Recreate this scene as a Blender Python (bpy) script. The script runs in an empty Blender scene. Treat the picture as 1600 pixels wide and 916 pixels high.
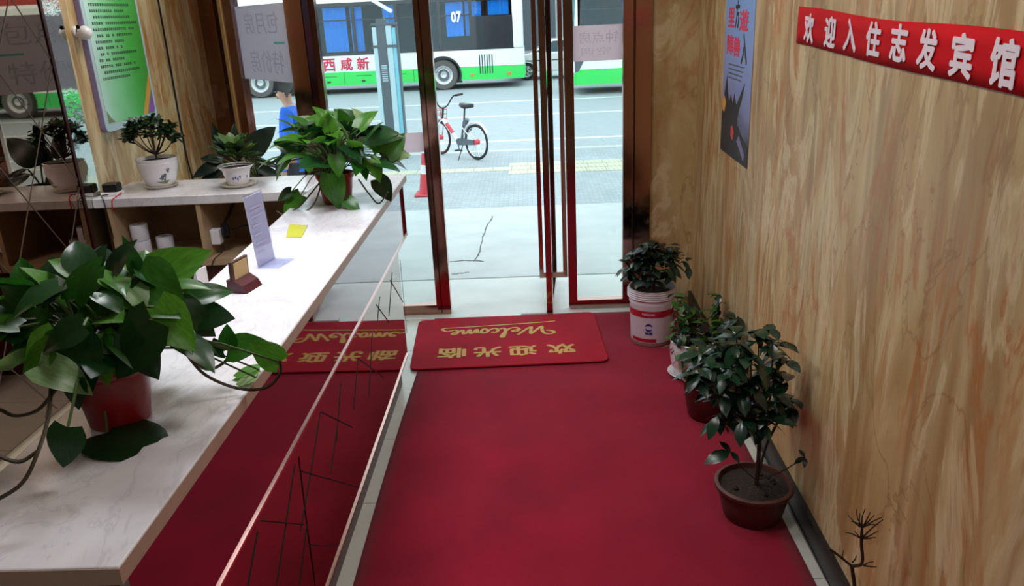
import bpy, math, random
from mathutils import Vector, Matrix
random.seed(7)
SC = bpy.context.scene
COL = SC.collection
PI = math.pi

# ------------------------------------------------------------------ camera
YAW, PITCH, ROLL, FPX, CAM_H = math.radians(-1.80), math.radians(19.38), math.radians(-2.64), 1250.0, 2.16
_f = Vector((math.sin(YAW)*math.cos(PITCH), math.cos(YAW)*math.cos(PITCH), -math.sin(PITCH)))
_r = Vector((math.cos(YAW), -math.sin(YAW), 0)); _u = _r.cross(_f)
_r, _u = math.cos(ROLL)*_r + math.sin(ROLL)*_u, -math.sin(ROLL)*_r + math.cos(ROLL)*_u
cam = bpy.data.cameras.new('camera'); cam.sensor_width = 36; cam.lens = FPX/1600*36; cam.clip_start = .05; cam.clip_end = 300
camo = bpy.data.objects.new('camera', cam); COL.objects.link(camo)
camo.matrix_world = Matrix(((_r.x, _u.x, -_f.x, 0), (_r.y, _u.y, -_f.y, 0), (_r.z, _u.z, -_f.z, CAM_H), (0, 0, 0, 1)))
SC.camera = camo
def at(x, y, z=None, Y=None, X=None):
    d = _f + (x-800)/FPX*_r - (y-458)/FPX*_u
    t = (z-CAM_H)/d.z if z is not None else Y/d.y if Y is not None else X/d.x
    return Vector((0, 0, CAM_H)) + t*d

# ------------------------------------------------------------------ world, light, exposure
SC.view_settings.view_transform = 'Standard'; SC.view_settings.look = 'None'
SC.view_settings.gamma = 1; SC.view_settings.use_curve_mapping = False
SC.view_settings.exposure = 0.0
wd = bpy.data.worlds.new('overcast'); SC.world = wd; wd.use_nodes = True
bg = wd.node_tree.nodes['Background']; bg.inputs[0].default_value = (.78, .95, 1.0, 1); bg.inputs[1].default_value = 2.35
def area(name, loc, size, power, color, size_y=None):
    l = bpy.data.lights.new(name, 'AREA'); l.size = size; l.energy = power; l.color = color
    if size_y: l.shape = 'RECTANGLE'; l.size_y = size_y
    o = bpy.data.objects.new(name, l); COL.objects.link(o); o.location = loc; return o
CEIL = 3.12
LAMPS = [(.15, 4.3, 15, 180, (1, .96, .92)), (.15, 2.2, 13.5, 180, (1, .96, .92)), (-1.25, 3.15, 26, 125, (.92, .95, 1)), (.15, .1, 6, 180, (1, .96, .92)), (-1.9, 5.1, 13, 180, (1, .95, .90))]  # last lamp, over the ledge, is added to brighten the left wall
for x, y, p, sp, c in LAMPS: area('ceiling_lamp_light', (x, y, CEIL-.05), .55, p, c).data.spread = math.radians(sp)

# ------------------------------------------------------------------ materials
def lin(c): return tuple(((v/255)/12.92 if v/255 <= .04045 else ((v/255+.055)/1.055)**2.4) for v in c)
def mat(name, rgb, rough=.5, metal=0, var=0, scale=8, spec=.5, bump=0, bscale=60, raw=False, coat=0, sheen=0, emit=0):
    m = bpy.data.materials.new(name); m.use_nodes = True; nt = m.node_tree; b = nt.nodes['Principled BSDF']
    c = rgb if raw else lin(rgb)
    b.inputs['Base Color'].default_value = (*c, 1); b.inputs['Roughness'].default_value = rough; b.inputs['Metallic'].default_value = metal
    b.inputs['Specular IOR Level'].default_value = spec; b.inputs['Coat Weight'].default_value = coat
    b.inputs['Sheen Weight'].default_value = sheen
    if emit: b.inputs['Emission Color'].default_value = (*c, 1); b.inputs['Emission Strength'].default_value = emit
    if var:
        tc = nt.nodes.new('ShaderNodeTexCoord'); n = nt.nodes.new('ShaderNodeTexNoise'); n.inputs['Scale'].default_value = scale; n.inputs['Detail'].default_value = 5
        r = nt.nodes.new('ShaderNodeValToRGB'); nt.links.new(tc.outputs['Object'], n.inputs['Vector']); nt.links.new(n.outputs['Fac'], r.inputs['Fac'])
        r.color_ramp.elements[0].position = .3; r.color_ramp.elements[1].position = .7
        r.color_ramp.elements[0].color = (*[v*(1-var) for v in c], 1); r.color_ramp.elements[1].color = (*[min(1, v*(1+var)) for v in c], 1)
        nt.links.new(r.outputs['Color'], b.inputs['Base Color'])
    if bump:
        tc = nt.nodes.new('ShaderNodeTexCoord'); n = nt.nodes.new('ShaderNodeTexNoise'); n.inputs['Scale'].default_value = bscale; n.inputs['Detail'].default_value = 4
        bp = nt.nodes.new('ShaderNodeBump'); bp.inputs['Strength'].default_value = bump; bp.inputs['Distance'].default_value = .01
        nt.links.new(tc.outputs['Object'], n.inputs['Vector']); nt.links.new(n.outputs['Fac'], bp.inputs['Height']); nt.links.new(bp.outputs['Normal'], b.inputs['Normal'])
    return m
def ramp(nt, src, stops):
    r = nt.nodes.new('ShaderNodeValToRGB'); cr = r.color_ramp
    while len(cr.elements) < len(stops): cr.elements.new(.5)
    for e, (p, c) in zip(cr.elements, stops): e.position = p; e.color = (*c, 1)
    nt.links.new(src, r.inputs['Fac']); return r.outputs['Color']
def noise(nt, vec, sc, scale, detail=5, dist=0, rough=.5):
    mp = nt.nodes.new('ShaderNodeMapping'); mp.inputs['Scale'].default_value = sc; nt.links.new(vec, mp.inputs['Vector'])
    n = nt.nodes.new('ShaderNodeTexNoise'); n.inputs['Scale'].default_value = scale; n.inputs['Detail'].default_value = detail
    n.inputs['Distortion'].default_value = dist; n.inputs['Roughness'].default_value = rough
    nt.links.new(mp.outputs['Vector'], n.inputs['Vector']); return n.outputs['Fac']
def mix(nt, fac, a, b, mode='MIX'):
    m = nt.nodes.new('ShaderNodeMix'); m.data_type = 'RGBA'; m.blend_type = mode
    if hasattr(fac, 'links'): nt.links.new(fac, m.inputs[0])
    else: m.inputs[0].default_value = fac
    for s, v in ((m.inputs[6], a), (m.inputs[7], b)):
        if hasattr(v, 'links'): nt.links.new(v, s)
        else: s.default_value = (*v, 1)
    return m.outputs[2]
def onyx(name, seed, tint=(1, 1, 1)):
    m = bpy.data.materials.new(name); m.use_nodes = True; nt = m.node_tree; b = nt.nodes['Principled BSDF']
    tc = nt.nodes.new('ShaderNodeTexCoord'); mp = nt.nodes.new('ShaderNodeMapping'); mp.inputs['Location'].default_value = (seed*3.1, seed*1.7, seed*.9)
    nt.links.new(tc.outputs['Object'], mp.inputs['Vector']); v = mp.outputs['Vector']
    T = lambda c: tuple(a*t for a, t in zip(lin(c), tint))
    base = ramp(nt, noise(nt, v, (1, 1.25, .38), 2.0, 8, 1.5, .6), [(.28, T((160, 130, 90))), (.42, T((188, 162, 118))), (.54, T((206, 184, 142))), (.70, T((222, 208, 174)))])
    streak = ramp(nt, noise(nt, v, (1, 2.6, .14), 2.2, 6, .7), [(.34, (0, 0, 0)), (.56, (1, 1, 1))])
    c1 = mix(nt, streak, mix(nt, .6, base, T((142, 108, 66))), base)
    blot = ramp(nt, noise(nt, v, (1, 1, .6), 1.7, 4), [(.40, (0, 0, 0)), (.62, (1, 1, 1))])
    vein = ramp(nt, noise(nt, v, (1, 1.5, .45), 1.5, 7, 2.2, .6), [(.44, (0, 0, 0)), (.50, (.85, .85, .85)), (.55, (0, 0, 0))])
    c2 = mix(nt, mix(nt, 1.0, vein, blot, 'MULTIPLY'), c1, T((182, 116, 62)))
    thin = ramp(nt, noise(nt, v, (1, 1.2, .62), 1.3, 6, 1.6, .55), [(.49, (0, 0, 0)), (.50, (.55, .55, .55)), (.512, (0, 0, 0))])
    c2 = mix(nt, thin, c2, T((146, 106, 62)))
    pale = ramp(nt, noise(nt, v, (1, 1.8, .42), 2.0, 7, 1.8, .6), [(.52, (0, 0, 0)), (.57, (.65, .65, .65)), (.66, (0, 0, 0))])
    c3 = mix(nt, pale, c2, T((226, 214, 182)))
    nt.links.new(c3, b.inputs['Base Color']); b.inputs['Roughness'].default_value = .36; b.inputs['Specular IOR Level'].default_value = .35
    return m
def marble(name):
    m = bpy.data.materials.new(name); m.use_nodes = True; nt = m.node_tree; b = nt.nodes['Principled BSDF']
    tc = nt.nodes.new('ShaderNodeTexCoord'); v = tc.outputs['Object']
    base = ramp(nt, noise(nt, v, (1, 1, 1), 2.5, 6, 1.0), [(.3, lin((206, 203, 210))), (.7, lin((238, 237, 242)))])
    vein = ramp(nt, noise(nt, v, (1.4, .8, 1), 2.8, 8, 2.0, .62), [(.47, (0, 0, 0)), (.5, (.24, .24, .24)), (.53, (0, 0, 0))])
    nt.links.new(mix(nt, vein, base, lin((150, 146, 156))), b.inputs['Base Color']); b.inputs['Roughness'].default_value = .22
    return m
def glass(name, tint=(1, 1, 1), refl=.07):
    m = bpy.data.materials.new(name); m.use_nodes = True; nt = m.node_tree; nt.nodes.clear()
    o = nt.nodes.new('ShaderNodeOutputMaterial'); t = nt.nodes.new('ShaderNodeBsdfTransparent'); g = nt.nodes.new('ShaderNodeBsdfGlossy'); x = nt.nodes.new('ShaderNodeMixShader')
    t.inputs[0].default_value = (*tint, 1); g.inputs['Roughness'].default_value = .01; x.inputs[0].default_value = refl
    nt.links.new(t.outputs[0], x.inputs[1]); nt.links.new(g.outputs[0], x.inputs[2]); nt.links.new(x.outputs[0], o.inputs[0]); return m
def papermat(name, c, trans=.55):
    m = mat(name, c, .85); nt = m.node_tree; b = nt.nodes['Principled BSDF']; o = nt.nodes['Material Output']
    t = nt.nodes.new('ShaderNodeBsdfTranslucent'); t.inputs[0].default_value = (*lin(c), 1); x = nt.nodes.new('ShaderNodeMixShader'); x.inputs[0].default_value = trans
    nt.links.new(b.outputs[0], x.inputs[1]); nt.links.new(t.outputs[0], x.inputs[2]); nt.links.new(x.outputs[0], o.inputs[0]); return m
def leafmat(name, c0, c1, rough=.32, trans=.22):
    m = bpy.data.materials.new(name); m.use_nodes = True; nt = m.node_tree; b = nt.nodes['Principled BSDF']; o = nt.nodes['Material Output']
    oi = nt.nodes.new('ShaderNodeObjectInfo'); tc = nt.nodes.new('ShaderNodeTexCoord')
    col = ramp(nt, oi.outputs['Random'], [(0, lin(c0)), (1, lin(c1))])
    n = ramp(nt, noise(nt, tc.outputs['Object'], (6, 1.5, 1), 3, 4), [(.35, (.75, .75, .75)), (.7, (1.15, 1.15, 1.15))])
    c = mix(nt, 1.0, col, n, 'MULTIPLY')
    nt.links.new(c, b.inputs['Base Color']); b.inputs['Roughness'].default_value = rough
    t = nt.nodes.new('ShaderNodeBsdfTranslucent'); x = nt.nodes.new('ShaderNodeMixShader'); x.inputs[0].default_value = trans
    nt.links.new(c, t.inputs[0]); nt.links.new(b.outputs[0], x.inputs[1]); nt.links.new(t.outputs[0], x.inputs[2]); nt.links.new(x.outputs[0], o.inputs[0]); return m
M = dict(
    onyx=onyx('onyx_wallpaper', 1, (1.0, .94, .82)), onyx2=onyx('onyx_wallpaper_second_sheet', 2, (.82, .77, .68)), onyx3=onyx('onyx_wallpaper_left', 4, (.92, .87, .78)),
    marble=marble('white_marble'), tile=mat('pale_floor_tile', (196, 196, 188), .25, var=.06, scale=5), grout=mat('grout', (120, 118, 112), .8),
    carpet=mat('red_carpet', (140, 13, 43), .95, var=.16, scale=2.6, bump=.5, bscale=420, sheen=.1, spec=.1), mat=mat('red_mat', (156, 12, 38), .85, var=.1, scale=4, bump=.4, bscale=300, spec=.2),
    gold=mat('gold_print', (186, 150, 72), .7), black=mat('black_plastic', (22, 22, 24), .4), blackst=mat('black_stone', (18, 16, 18), .35, var=.3),
    ceil=mat('ceiling_paint', (226, 222, 214), .8), paint=mat('plain_plaster', (205, 190, 165), .8),
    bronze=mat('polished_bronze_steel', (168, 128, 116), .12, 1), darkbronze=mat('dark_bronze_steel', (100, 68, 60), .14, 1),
    frontmirror=mat('dark_mirror_glass', (158, 144, 148), .025, 1), frontmirror2=mat('beige_mirror_glass', (164, 146, 134), .03, 1),
    steel=mat('pink_steel', (226, 196, 190), .25, 1), etch=mat('etched_line', (20, 14, 14), .6),
    mirror=mat('bronze_mirror', (150, 128, 112), .015, 1), groove=mat('mirror_groove', (84, 68, 56), .5), mirredge=mat('mirror_edge', (60, 28, 26), .3, .4), clearmirror=mat('clear_mirror', (196, 198, 190), .05, 1, bump=.25, bscale=9),
    wood=mat('light_wood', (176, 148, 116), .5, var=.12, scale=6), woodin=mat('cubby_wood', (150, 120, 92), .6, var=.12), darkred=mat('dark_red_panel', (72, 24, 22), .4), darkwood=mat('dark_wood', (70, 42, 30), .4),
    glass=glass('clear_glass', (.96, .985, .98), .05), busglass=glass('bus_glass', (.80, .92, .95), .035), acrylic=glass('acrylic', (.9, .92, 1), .10),
    paper=mat('paper', (222, 220, 230), .8), paperback=papermat('paper_back', (206, 199, 209), .7), paperbrown=papermat('paper_back_grey', (238, 224, 230), .75), ghost=glass('ghost_print', (.90, .895, .915), .0), ghost2=glass('ghost_print_dark', (.90, .885, .895), .0), teal=mat('teal_print', (86, 158, 168), .8),
    white=mat('white_gloss', (232, 230, 234), .3), ceramic=mat('white_ceramic', (228, 224, 228), .18, coat=.4), offwhite=mat('offwhite_ceramic', (208, 198, 184), .3), blueprint=mat('blue_print', (44, 48, 130), .4), lilac=mat('lilac_print', (120, 110, 150), .4), ghostlilac=mat('pale_lilac_print', (176, 172, 200), .6), moss=mat('moss_print', (120, 132, 96), .5),
    redpot=mat('red_plastic_pot', (140, 24, 26), .3, var=.08), brownpot=mat('brown_plastic_pot', (72, 30, 26), .35), terracotta=mat('dark_terracotta', (86, 48, 42), .6, var=.15, scale=20), tanpot=mat('tan_pot', (186, 138, 104), .5), soil=mat('soil', (46, 34, 28), .95, var=.4, scale=60, bump=1, bscale=90), bucket=mat('bucket_plastic', (214, 206, 218), .4), bucketred=mat('bucket_red', (176, 20, 48), .4), rust=mat('bucket_grime', (138, 100, 96), .6), 
    pothos=leafmat('pothos_leaf', (34, 92, 24), (92, 156, 44), .35, .38), pothosv=leafmat('pothos_leaf_variegated', (110, 150, 92), (150, 180, 120), .35, .3), pothosd=leafmat('pothos_leaf_dark', (14, 50, 24), (34, 84, 36), .32, .22),
    shrub=leafmat('shrub_leaf', (10, 34, 26), (30, 66, 44), .25, .08), shrubl=leafmat('shrub_leaf_light', (44, 84, 36), (84, 118, 48), .35, .15), shrubdark=leafmat('shrub_leaf_dark', (8, 24, 18), (20, 46, 30), .3, .06), bonsai=leafmat('bonsai_leaf', (30, 56, 30), (60, 86, 44), .4, .12), blade=leafmat('broad_dark_leaf', (8, 22, 16), (16, 36, 24), .3, .05),
    stem=mat('green_stem', (70, 92, 44), .5), vine=mat('brown_green_vine', (60, 52, 34), .5), bark=mat('bark', (58, 44, 36), .85, var=.2, scale=40), deadtwig=mat('dead_twig', (60, 44, 34), .9),
    red=mat('banner_red', (200, 8, 24), .75, var=.08, scale=6, spec=.15), bannerwhite=mat('banner_white', (236, 224, 238), .6), posterblue=None, yellow=mat('yellow_plastic', (186, 188, 50), .4),
    concrete=mat('concrete', (186, 190, 190), .8, var=.07, scale=3, bump=.2, bscale=30), landing=mat('landing_stone', (204, 208, 206), .55, var=.06, scale=4), crack=mat('crack', (96, 98, 96), .9), tactile=mat('tactile_tile', (196, 192, 172), .8), kerb=mat('kerb_stone', (190, 192, 190), .8), asphalt=mat('asphalt', (160, 168, 172), .85, var=.06, scale=6), lanewhite=mat('lane_paint', (214, 220, 222), .8),
    busw=mat('bus_white', (236, 238, 236), .3, coat=.5), busg=mat('bus_green', (48, 214, 92), .3, coat=.5), busblack=mat('bus_black', (34, 38, 44), .2, coat=.5), businside=mat('bus_interior', (30, 44, 54), .7), curtain=mat('blue_curtain', (10, 132, 226), .7, var=.12, scale=12), busred=mat('bus_red_letters', (206, 44, 78), .5), tyre=mat('tyre', (92, 88, 86), .8), tyredark=mat('dark_tyre', (36, 36, 38), .8), hub=mat('wheel_hub', (196, 196, 196), .35, .6), chrome=mat('chrome', (210, 210, 214), .15, 1), grille=mat('grille', (60, 64, 62), .5), lens=mat('lamp_lens', (222, 228, 230), .15), amber=mat('amber_lens', (220, 130, 60), .3), carw=mat('car_white', (232, 230, 230), .2, coat=.7),
    greydk=mat('pylon_dark_grey', (84, 92, 100), .4), greylt=mat('pylon_light', (176, 200, 208), .3), pylonglass=mat('pylon_glass', (120, 186, 204), .15), 
    bikew=mat('bike_silver', (216, 216, 216), .3, .3), bikered=mat('bike_red', (206, 60, 70), .4), cone=mat('cone_red', (206, 62, 72), .5), conew=mat('cone_white', (226, 226, 226), .5),
    skin=mat('skin', (186, 140, 118), .55), hair=mat('hair', (30, 30, 32), .5), blueshirt=mat('blue_shirt', (28, 98, 206), .8, var=.1, scale=10), trousers=mat('dark_trousers', (40, 44, 54), .9), shoe=mat('shoe', (30, 28, 28), .5),
    facade=mat('grey_facade', (168, 176, 180), .8, var=.05, scale=1), facade2=mat('pale_facade', (206, 208, 206), .8), winglass=mat('far_window', (70, 90, 100), .1), winframe=mat('far_window_frame', (190, 196, 198), .6), signred=mat('shop_sign', (190, 60, 60), .6), sidew=None, lampem=mat('lamp_panel', (255, 246, 232), .5, emit=2.0), shoplow=mat('shopfront_dark', (70, 78, 84), .3), treeleaf=leafmat('street_tree_leaf', (40, 78, 36), (74, 112, 50), .5, .2),
    redwire=mat('red_wire', (196, 24, 34), .5), tan=mat('tan_plaque', (186, 156, 104), .5), edgeshade=mat('tan_edge_shade', (176, 156, 144), .4), maroon=mat('maroon_base', (74, 22, 30), .35), purplish=mat('purple_trim', (150, 140, 196), .35), orange=mat('orange_print', (212, 150, 50), .5), inkdark=mat('ink', (40, 66, 50), .7), violet=mat('violet_print', (140, 70, 170), .6),
)

def brick_mat():
    m = bpy.data.materials.new('sidewalk_pavers'); m.use_nodes = True; nt = m.node_tree; b = nt.nodes['Principled BSDF']
    tc = nt.nodes.new('ShaderNodeTexCoord'); br = nt.nodes.new('ShaderNodeTexBrick'); nt.links.new(tc.outputs['Object'], br.inputs['Vector'])
    br.inputs['Color1'].default_value = (*lin((158, 166, 170)), 1); br.inputs['Color2'].default_value = (*lin((170, 177, 180)), 1); br.inputs['Mortar'].default_value = (*lin((132, 138, 142)), 1)
    br.inputs['Scale'].default_value = 4.0; br.inputs['Mortar Size'].default_value = .012
    n = ramp(nt, noise(nt, tc.outputs['Object'], (1, 1, 1), .9, 4), [(.3, (.86, .86, .86)), (.7, (1.05, 1.05, 1.05))])
    nt.links.new(mix(nt, 1.0, br.outputs['Color'], n, 'MULTIPLY'), b.inputs['Base Color']); b.inputs['Roughness'].default_value = .85; return m
M['sidew'] = brick_mat()
def grad_mat(name, axis, stops, lo, hi, rough=.35):
    """printed colour wash between two object-space heights (axis 2) or lengths (axis 1)"""
    m = bpy.data.materials.new(name); m.use_nodes = True; nt = m.node_tree; b = nt.nodes['Principled BSDF']
    tc = nt.nodes.new('ShaderNodeTexCoord'); sp = nt.nodes.new('ShaderNodeSeparateXYZ'); mr = nt.nodes.new('ShaderNodeMapRange')
    nt.links.new(tc.outputs['Object'], sp.inputs[0]); nt.links.new(sp.outputs[axis], mr.inputs[0]); mr.inputs[1].default_value = lo; mr.inputs[2].default_value = hi
    n = noise(nt, tc.outputs['Object'], (1, 1, 1), 5, 3)
    ad = nt.nodes.new('ShaderNodeMath'); ad.operation = 'MULTIPLY_ADD'; ad.inputs[1].default_value = .25; nt.links.new(n, ad.inputs[0]); 
    sb = nt.nodes.new('ShaderNodeMath'); sb.operation = 'SUBTRACT'; sb.inputs[1].default_value = .125; nt.links.new(mr.outputs[0], sb.inputs[0]); nt.links.new(sb.outputs[0], ad.inputs[2])
    nt.links.new(ramp(nt, ad.outputs[0], [(p, lin(c)) for p, c in stops]), b.inputs['Base Color']); b.inputs['Roughness'].default_value = rough; return m

# ------------------------------------------------------------------ mesh helpers
class MB:
    def __init__(s): s.v = []; s.f = []
    def add(s, vs, fs):
        k = len(s.v); s.v += [Vector(v) for v in vs]; s.f += [tuple(i+k for i in f) for f in fs]; return s
    def box(s, x0, x1, y0, y1, z0, z1, bev=0):
        if bev:
            b = min(bev, (x1-x0)/2.01, (y1-y0)/2.01, (z1-z0)/2.01); vs = []
            for z, i in ((z0, b), (z0+b, 0), (z1-b, 0), (z1, b)):
                a0, a1, c0, c1 = x0+i, x1-i, y0+i, y1-i
                vs += [(a0+b, c0, z), (a1-b, c0, z), (a1, c0+b, z), (a1, c1-b, z), (a1-b, c1, z), (a0+b, c1, z), (a0, c1-b, z), (a0, c0+b, z)]
            fs = [tuple(range(7, -1, -1)), tuple(range(24, 32))]
            for r in range(3):
                for i in range(8): fs.append((r*8+i, r*8+(i+1) % 8, r*8+8+(i+1) % 8, r*8+8+i))
            return s.add(vs, fs)
        return s.add([(x0, y0, z0), (x1, y0, z0), (x1, y1, z0), (x0, y1, z0), (x0, y0, z1), (x1, y0, z1), (x1, y1, z1), (x0, y1, z1)],
                     [(3, 2, 1, 0), (4, 5, 6, 7), (0, 1, 5, 4), (1, 2, 6, 5), (2, 3, 7, 6), (3, 0, 4, 7)])
    def obox(s, a, b, w, h, up=(0, 0, 1)):
        """bar from a to b, width w (sideways), height h (along up)"""
        a, b = Vector(a), Vector(b); d = (b-a).normalized(); sd = d.cross(Vector(up)).normalized(); u = sd.cross(d)
        vs = [p + sd*(w/2*i) + u*(h/2*j) for p in (a, b) for i, j in ((-1, -1), (1, -1), (1, 1), (-1, 1))]
        return s.add(vs, [(0, 1, 2, 3), (7, 6, 5, 4), (0, 4, 5, 1), (1, 5, 6, 2), (2, 6, 7, 3), (3, 7, 4, 0)])
    def tube(s, pts, rad, n=6, cap=True):
        pts = [Vector(p) for p in pts]
        if not hasattr(rad, '__len__'): rad = [rad]*len(pts)
        k = len(s.v); ref = None
        for i, p in enumerate(pts):
            d = (pts[min(i+1, len(pts)-1)] - pts[max(i-1, 0)])
            d = d.normalized() if d.length > 1e-9 else Vector((0, 0, 1))
            if ref is None: ref = d.orthogonal().normalized()
            ref = (ref - d*ref.dot(d)); ref = ref.normalized() if ref.length > 1e-6 else d.orthogonal().normalized()
            b = d.cross(ref)
            for j in range(n):
                a = 2*PI*j/n; s.v.append(p + rad[i]*(math.cos(a)*ref + math.sin(a)*b))
        for i in range(len(pts)-1):
            for j in range(n): s.f.append((k+i*n+j, k+i*n+(j+1) % n, k+(i+1)*n+(j+1) % n, k+(i+1)*n+j))
        if cap: s.f.append(tuple(k+j for j in range(n-1, -1, -1))); s.f.append(tuple(k+(len(pts)-1)*n+j for j in range(n)))
        return s
    def lathe(s, prof, n=32, c=(0, 0, 0), axis='z', a0=0, a1=None, close=True):
        k = len(s.v); full = a1 is None; a1 = a0+2*PI if full else a1; m = n if full else n+1; c = Vector(c)
        for r, z in prof:
            for j in range(m):
                a = a0+(a1-a0)*j/n; x, y = r*math.cos(a), r*math.sin(a)
                s.v.append(c + (Vector((x, y, z)) if axis == 'z' else Vector((x, z, y)) if axis == 'y' else Vector((z, x, y))))
        for i in range(len(prof)-1):
            for j in range(n):
                q = (k+i*m+j, k+i*m+(j+1) % m, k+(i+1)*m+(j+1) % m, k+(i+1)*m+j); s.f.append(q if axis != 'y' else q[::-1])
        return s
    def prism(s, poly, d):
        """closed flat outline (list of 3D points) pushed along vector d"""
        n = len(poly); d = Vector(d); vs = [Vector(p) for p in poly]; vs += [p+d for p in vs]
        return s.add(vs, [tuple(range(n-1, -1, -1)), tuple(range(n, 2*n))] + [(i, (i+1) % n, n+(i+1) % n, n+i) for i in range(n)])
    def build(s, name, m, parent=None, smooth=False, bevel=0):
        me = bpy.data.meshes.new(name); off = parent.matrix_basis.inverted() if parent and parent.type == 'EMPTY' else Matrix()
        if parent and parent.parent: off = Matrix.Translation(-(parent.location+parent.parent.location))
        me.from_pydata([off @ v for v in s.v], [], s.f); me.materials.append(M[m] if isinstance(m, str) else m)
        import bmesh
        bm = bmesh.new(); bm.from_mesh(me); bmesh.ops.recalc_face_normals(bm, faces=bm.faces)
        bm.to_mesh(me); bm.free()
        if smooth:
            for p in me.polygons: p.use_smooth = True
            try: me.set_sharp_from_angle(angle=math.radians(40))
            except Exception: pass
        o = bpy.data.objects.new(name, me); COL.objects.link(o); o.parent = parent
        if bevel:
            md = o.modifiers.new('bevel', 'BEVEL'); md.width = bevel; md.segments = 2; md.limit_method = 'ANGLE'
        return o
def box(name, m, p, x0, x1, y0, y1, z0, z1, bev=0): return MB().box(x0, x1, y0, y1, z0, z1, bev).build(name, m, p)
def tag(o, label, cat, group=None):
    o['label'] = label; o['category'] = cat
    if group: o['group'] = group
    return o
def thing(name, label, cat, loc, group=None):
    o = bpy.data.objects.new(name, None); COL.objects.link(o); o.location = loc; o.empty_display_size = .1
    return tag(o, label, cat, group)
def struct(o): o['kind'] = 'structure'; return o
def sroot(name, loc=(0, 0, 0)):
    o = bpy.data.objects.new(name, None); COL.objects.link(o); o.location = loc; o['kind'] = 'structure'; return o
def copy_tree(o, parent=None):
    c = o.copy(); COL.objects.link(c); c.parent = parent
    for ch in o.children: copy_tree(ch, c)
    return c
def text_mesh(body, size, bold=0.0, shear=0, thick=.0006, space=1.0):
    c = bpy.data.curves.new('lettering', 'FONT'); c.body = body; c.size = size; c.offset = bold; c.shear = shear; c.extrude = thick; c.align_x = 'CENTER'; c.align_y = 'CENTER'; c.space_character = space; c.resolution_u = 2
    o = bpy.data.objects.new('lettering', c); COL.objects.link(o); dg = bpy.context.evaluated_depsgraph_get(); dg.update()
    me = bpy.data.meshes.new_from_object(o.evaluated_get(dg)); bpy.data.objects.remove(o); return me
def embolden(me, d):
    vs = [v.co.copy() for v in me.vertices]; fs = [tuple(p.vertices) for p in me.polygons]; V, F = [], []
    for k, (dx, dy) in enumerate(((0, 0), (d, 0), (-d, 0), (0, d), (0, -d), (d*.7, d*.7), (-d*.7, d*.7), (d*.7, -d*.7), (-d*.7, -d*.7))):
        F += [tuple(i+len(V) for i in f) for f in fs]; V += [v+Vector((dx, dy, k*.00003)) for v in vs]
    me.clear_geometry(); me.from_pydata(V, [], F)
def text(name, body, m, parent, pos, right, up, size, w=None, h=None, bold=0.0, shear=0, thick=.0006, space=1.0):
    """lettering laid on a surface: right/up are the reading directions; w,h stretch it to that size"""
    me = text_mesh(body, size, 0, shear, thick, space)
    if bold: embolden(me, bold)
    xs = [v.co.x for v in me.vertices]; ys = [v.co.y for v in me.vertices]; cx, cy = (min(xs)+max(xs))/2, (min(ys)+max(ys))/2
    sx = w/(max(xs)-min(xs)) if w else 1; sy = h/(max(ys)-min(ys)) if h else 1
    r, u = Vector(right).normalized(), Vector(up).normalized(); n = r.cross(u)
    off = Vector((0, 0, 0)); q = parent
    while q: off += q.location; q = q.parent
    for v in me.vertices: v.co = Vector(pos) - off + r*((v.co.x-cx)*sx) + u*((v.co.y-cy)*sy) + n*v.co.z
    me.materials.clear(); me.materials.append(M[m] if isinstance(m, str) else m)
    o = bpy.data.objects.new(name, me); COL.objects.link(o); o.parent = parent; return o
def spline(pts, n=8):
    pts = [Vector(p) for p in pts]; out = []; q = [2*pts[0]-pts[1]] + pts + [2*pts[-1]-pts[-2]]
    for i in range(1, len(q)-2):
        for k in range(n):
            t = k/n; a, b, c, d = q[i-1], q[i], q[i+1], q[i+2]
            out.append(.5*((2*b) + (c-a)*t + (2*a-5*b+4*c-d)*t*t + (3*b-a-3*c+d)*t**3))
    return out + [pts[-1]]

# ------------------------------------------------------------------ leaves
def leaf_mesh(name, shape, m, rows=7, fold=.25, curl=.25, wave=0.0, width=.8):
    vs, fs = [], []
    for i in range(rows+1):
        t = i/rows
        if shape == 'heart': w = width*.5*(math.sin(PI*min(1, (t+.10)/1.10)**.62))**.85 if t < 1 else 0
        elif shape == 'oval': w = width*.5*math.sin(PI*t)**.8
        else: w = width*.5*math.sin(PI*t**.75)**.75
        back = -.10*(1-t)**4 if shape == 'heart' else 0
        zc = -curl*t*t
        for j in (-2, -1, 0, 1, 2):
            x = w*j/2; vs.append((x, t + back*abs(j)/2, zc + fold*abs(x) - (.10*x*x*4) + wave*math.sin(t*9+j*2)*abs(x)))
    for i in range(rows):
        for j in range(4): a = i*5+j; fs.append((a, a+1, a+6, a+5))
    me = bpy.data.meshes.new(name); me.from_pydata(vs, [], fs); me.materials.append(M[m])
    for p in me.polygons: p.use_smooth = True
    return me
def put_leaf(me, parent, base, d, n, size, name='leaf', wscale=1.0):
    d = Vector(d).normalized(); base = Vector(base)
    if 2 < base.y < 5.6 and base.x > .4:
        lim = 1.12+(base.y-2.5)*.0155-.03; base.x = min(base.x, lim-.02)
        if base.x+d.x*size > lim: d = Vector((-abs(d.x)*.5, d.y, d.z))
    d = Vector(d).normalized(); n = Vector(n); n = (n - d*n.dot(d))
    n = n.normalized() if n.length > 1e-5 else d.orthogonal().normalized()
    x = d.cross(n); off = Vector((0, 0, 0)); q = parent
    while q: off += q.location; q = q.parent
    o = bpy.data.objects.new(name, me); COL.objects.link(o); o.parent = parent
    b = Vector(base)-off
    o.matrix_basis = Matrix(((x.x*size*wscale, d.x*size, n.x*size, b.x), (x.y*size*wscale, d.y*size, n.y*size, b.y), (x.z*size*wscale, d.z*size, n.z*size, b.z), (0, 0, 0, 1)))
    return o
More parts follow.
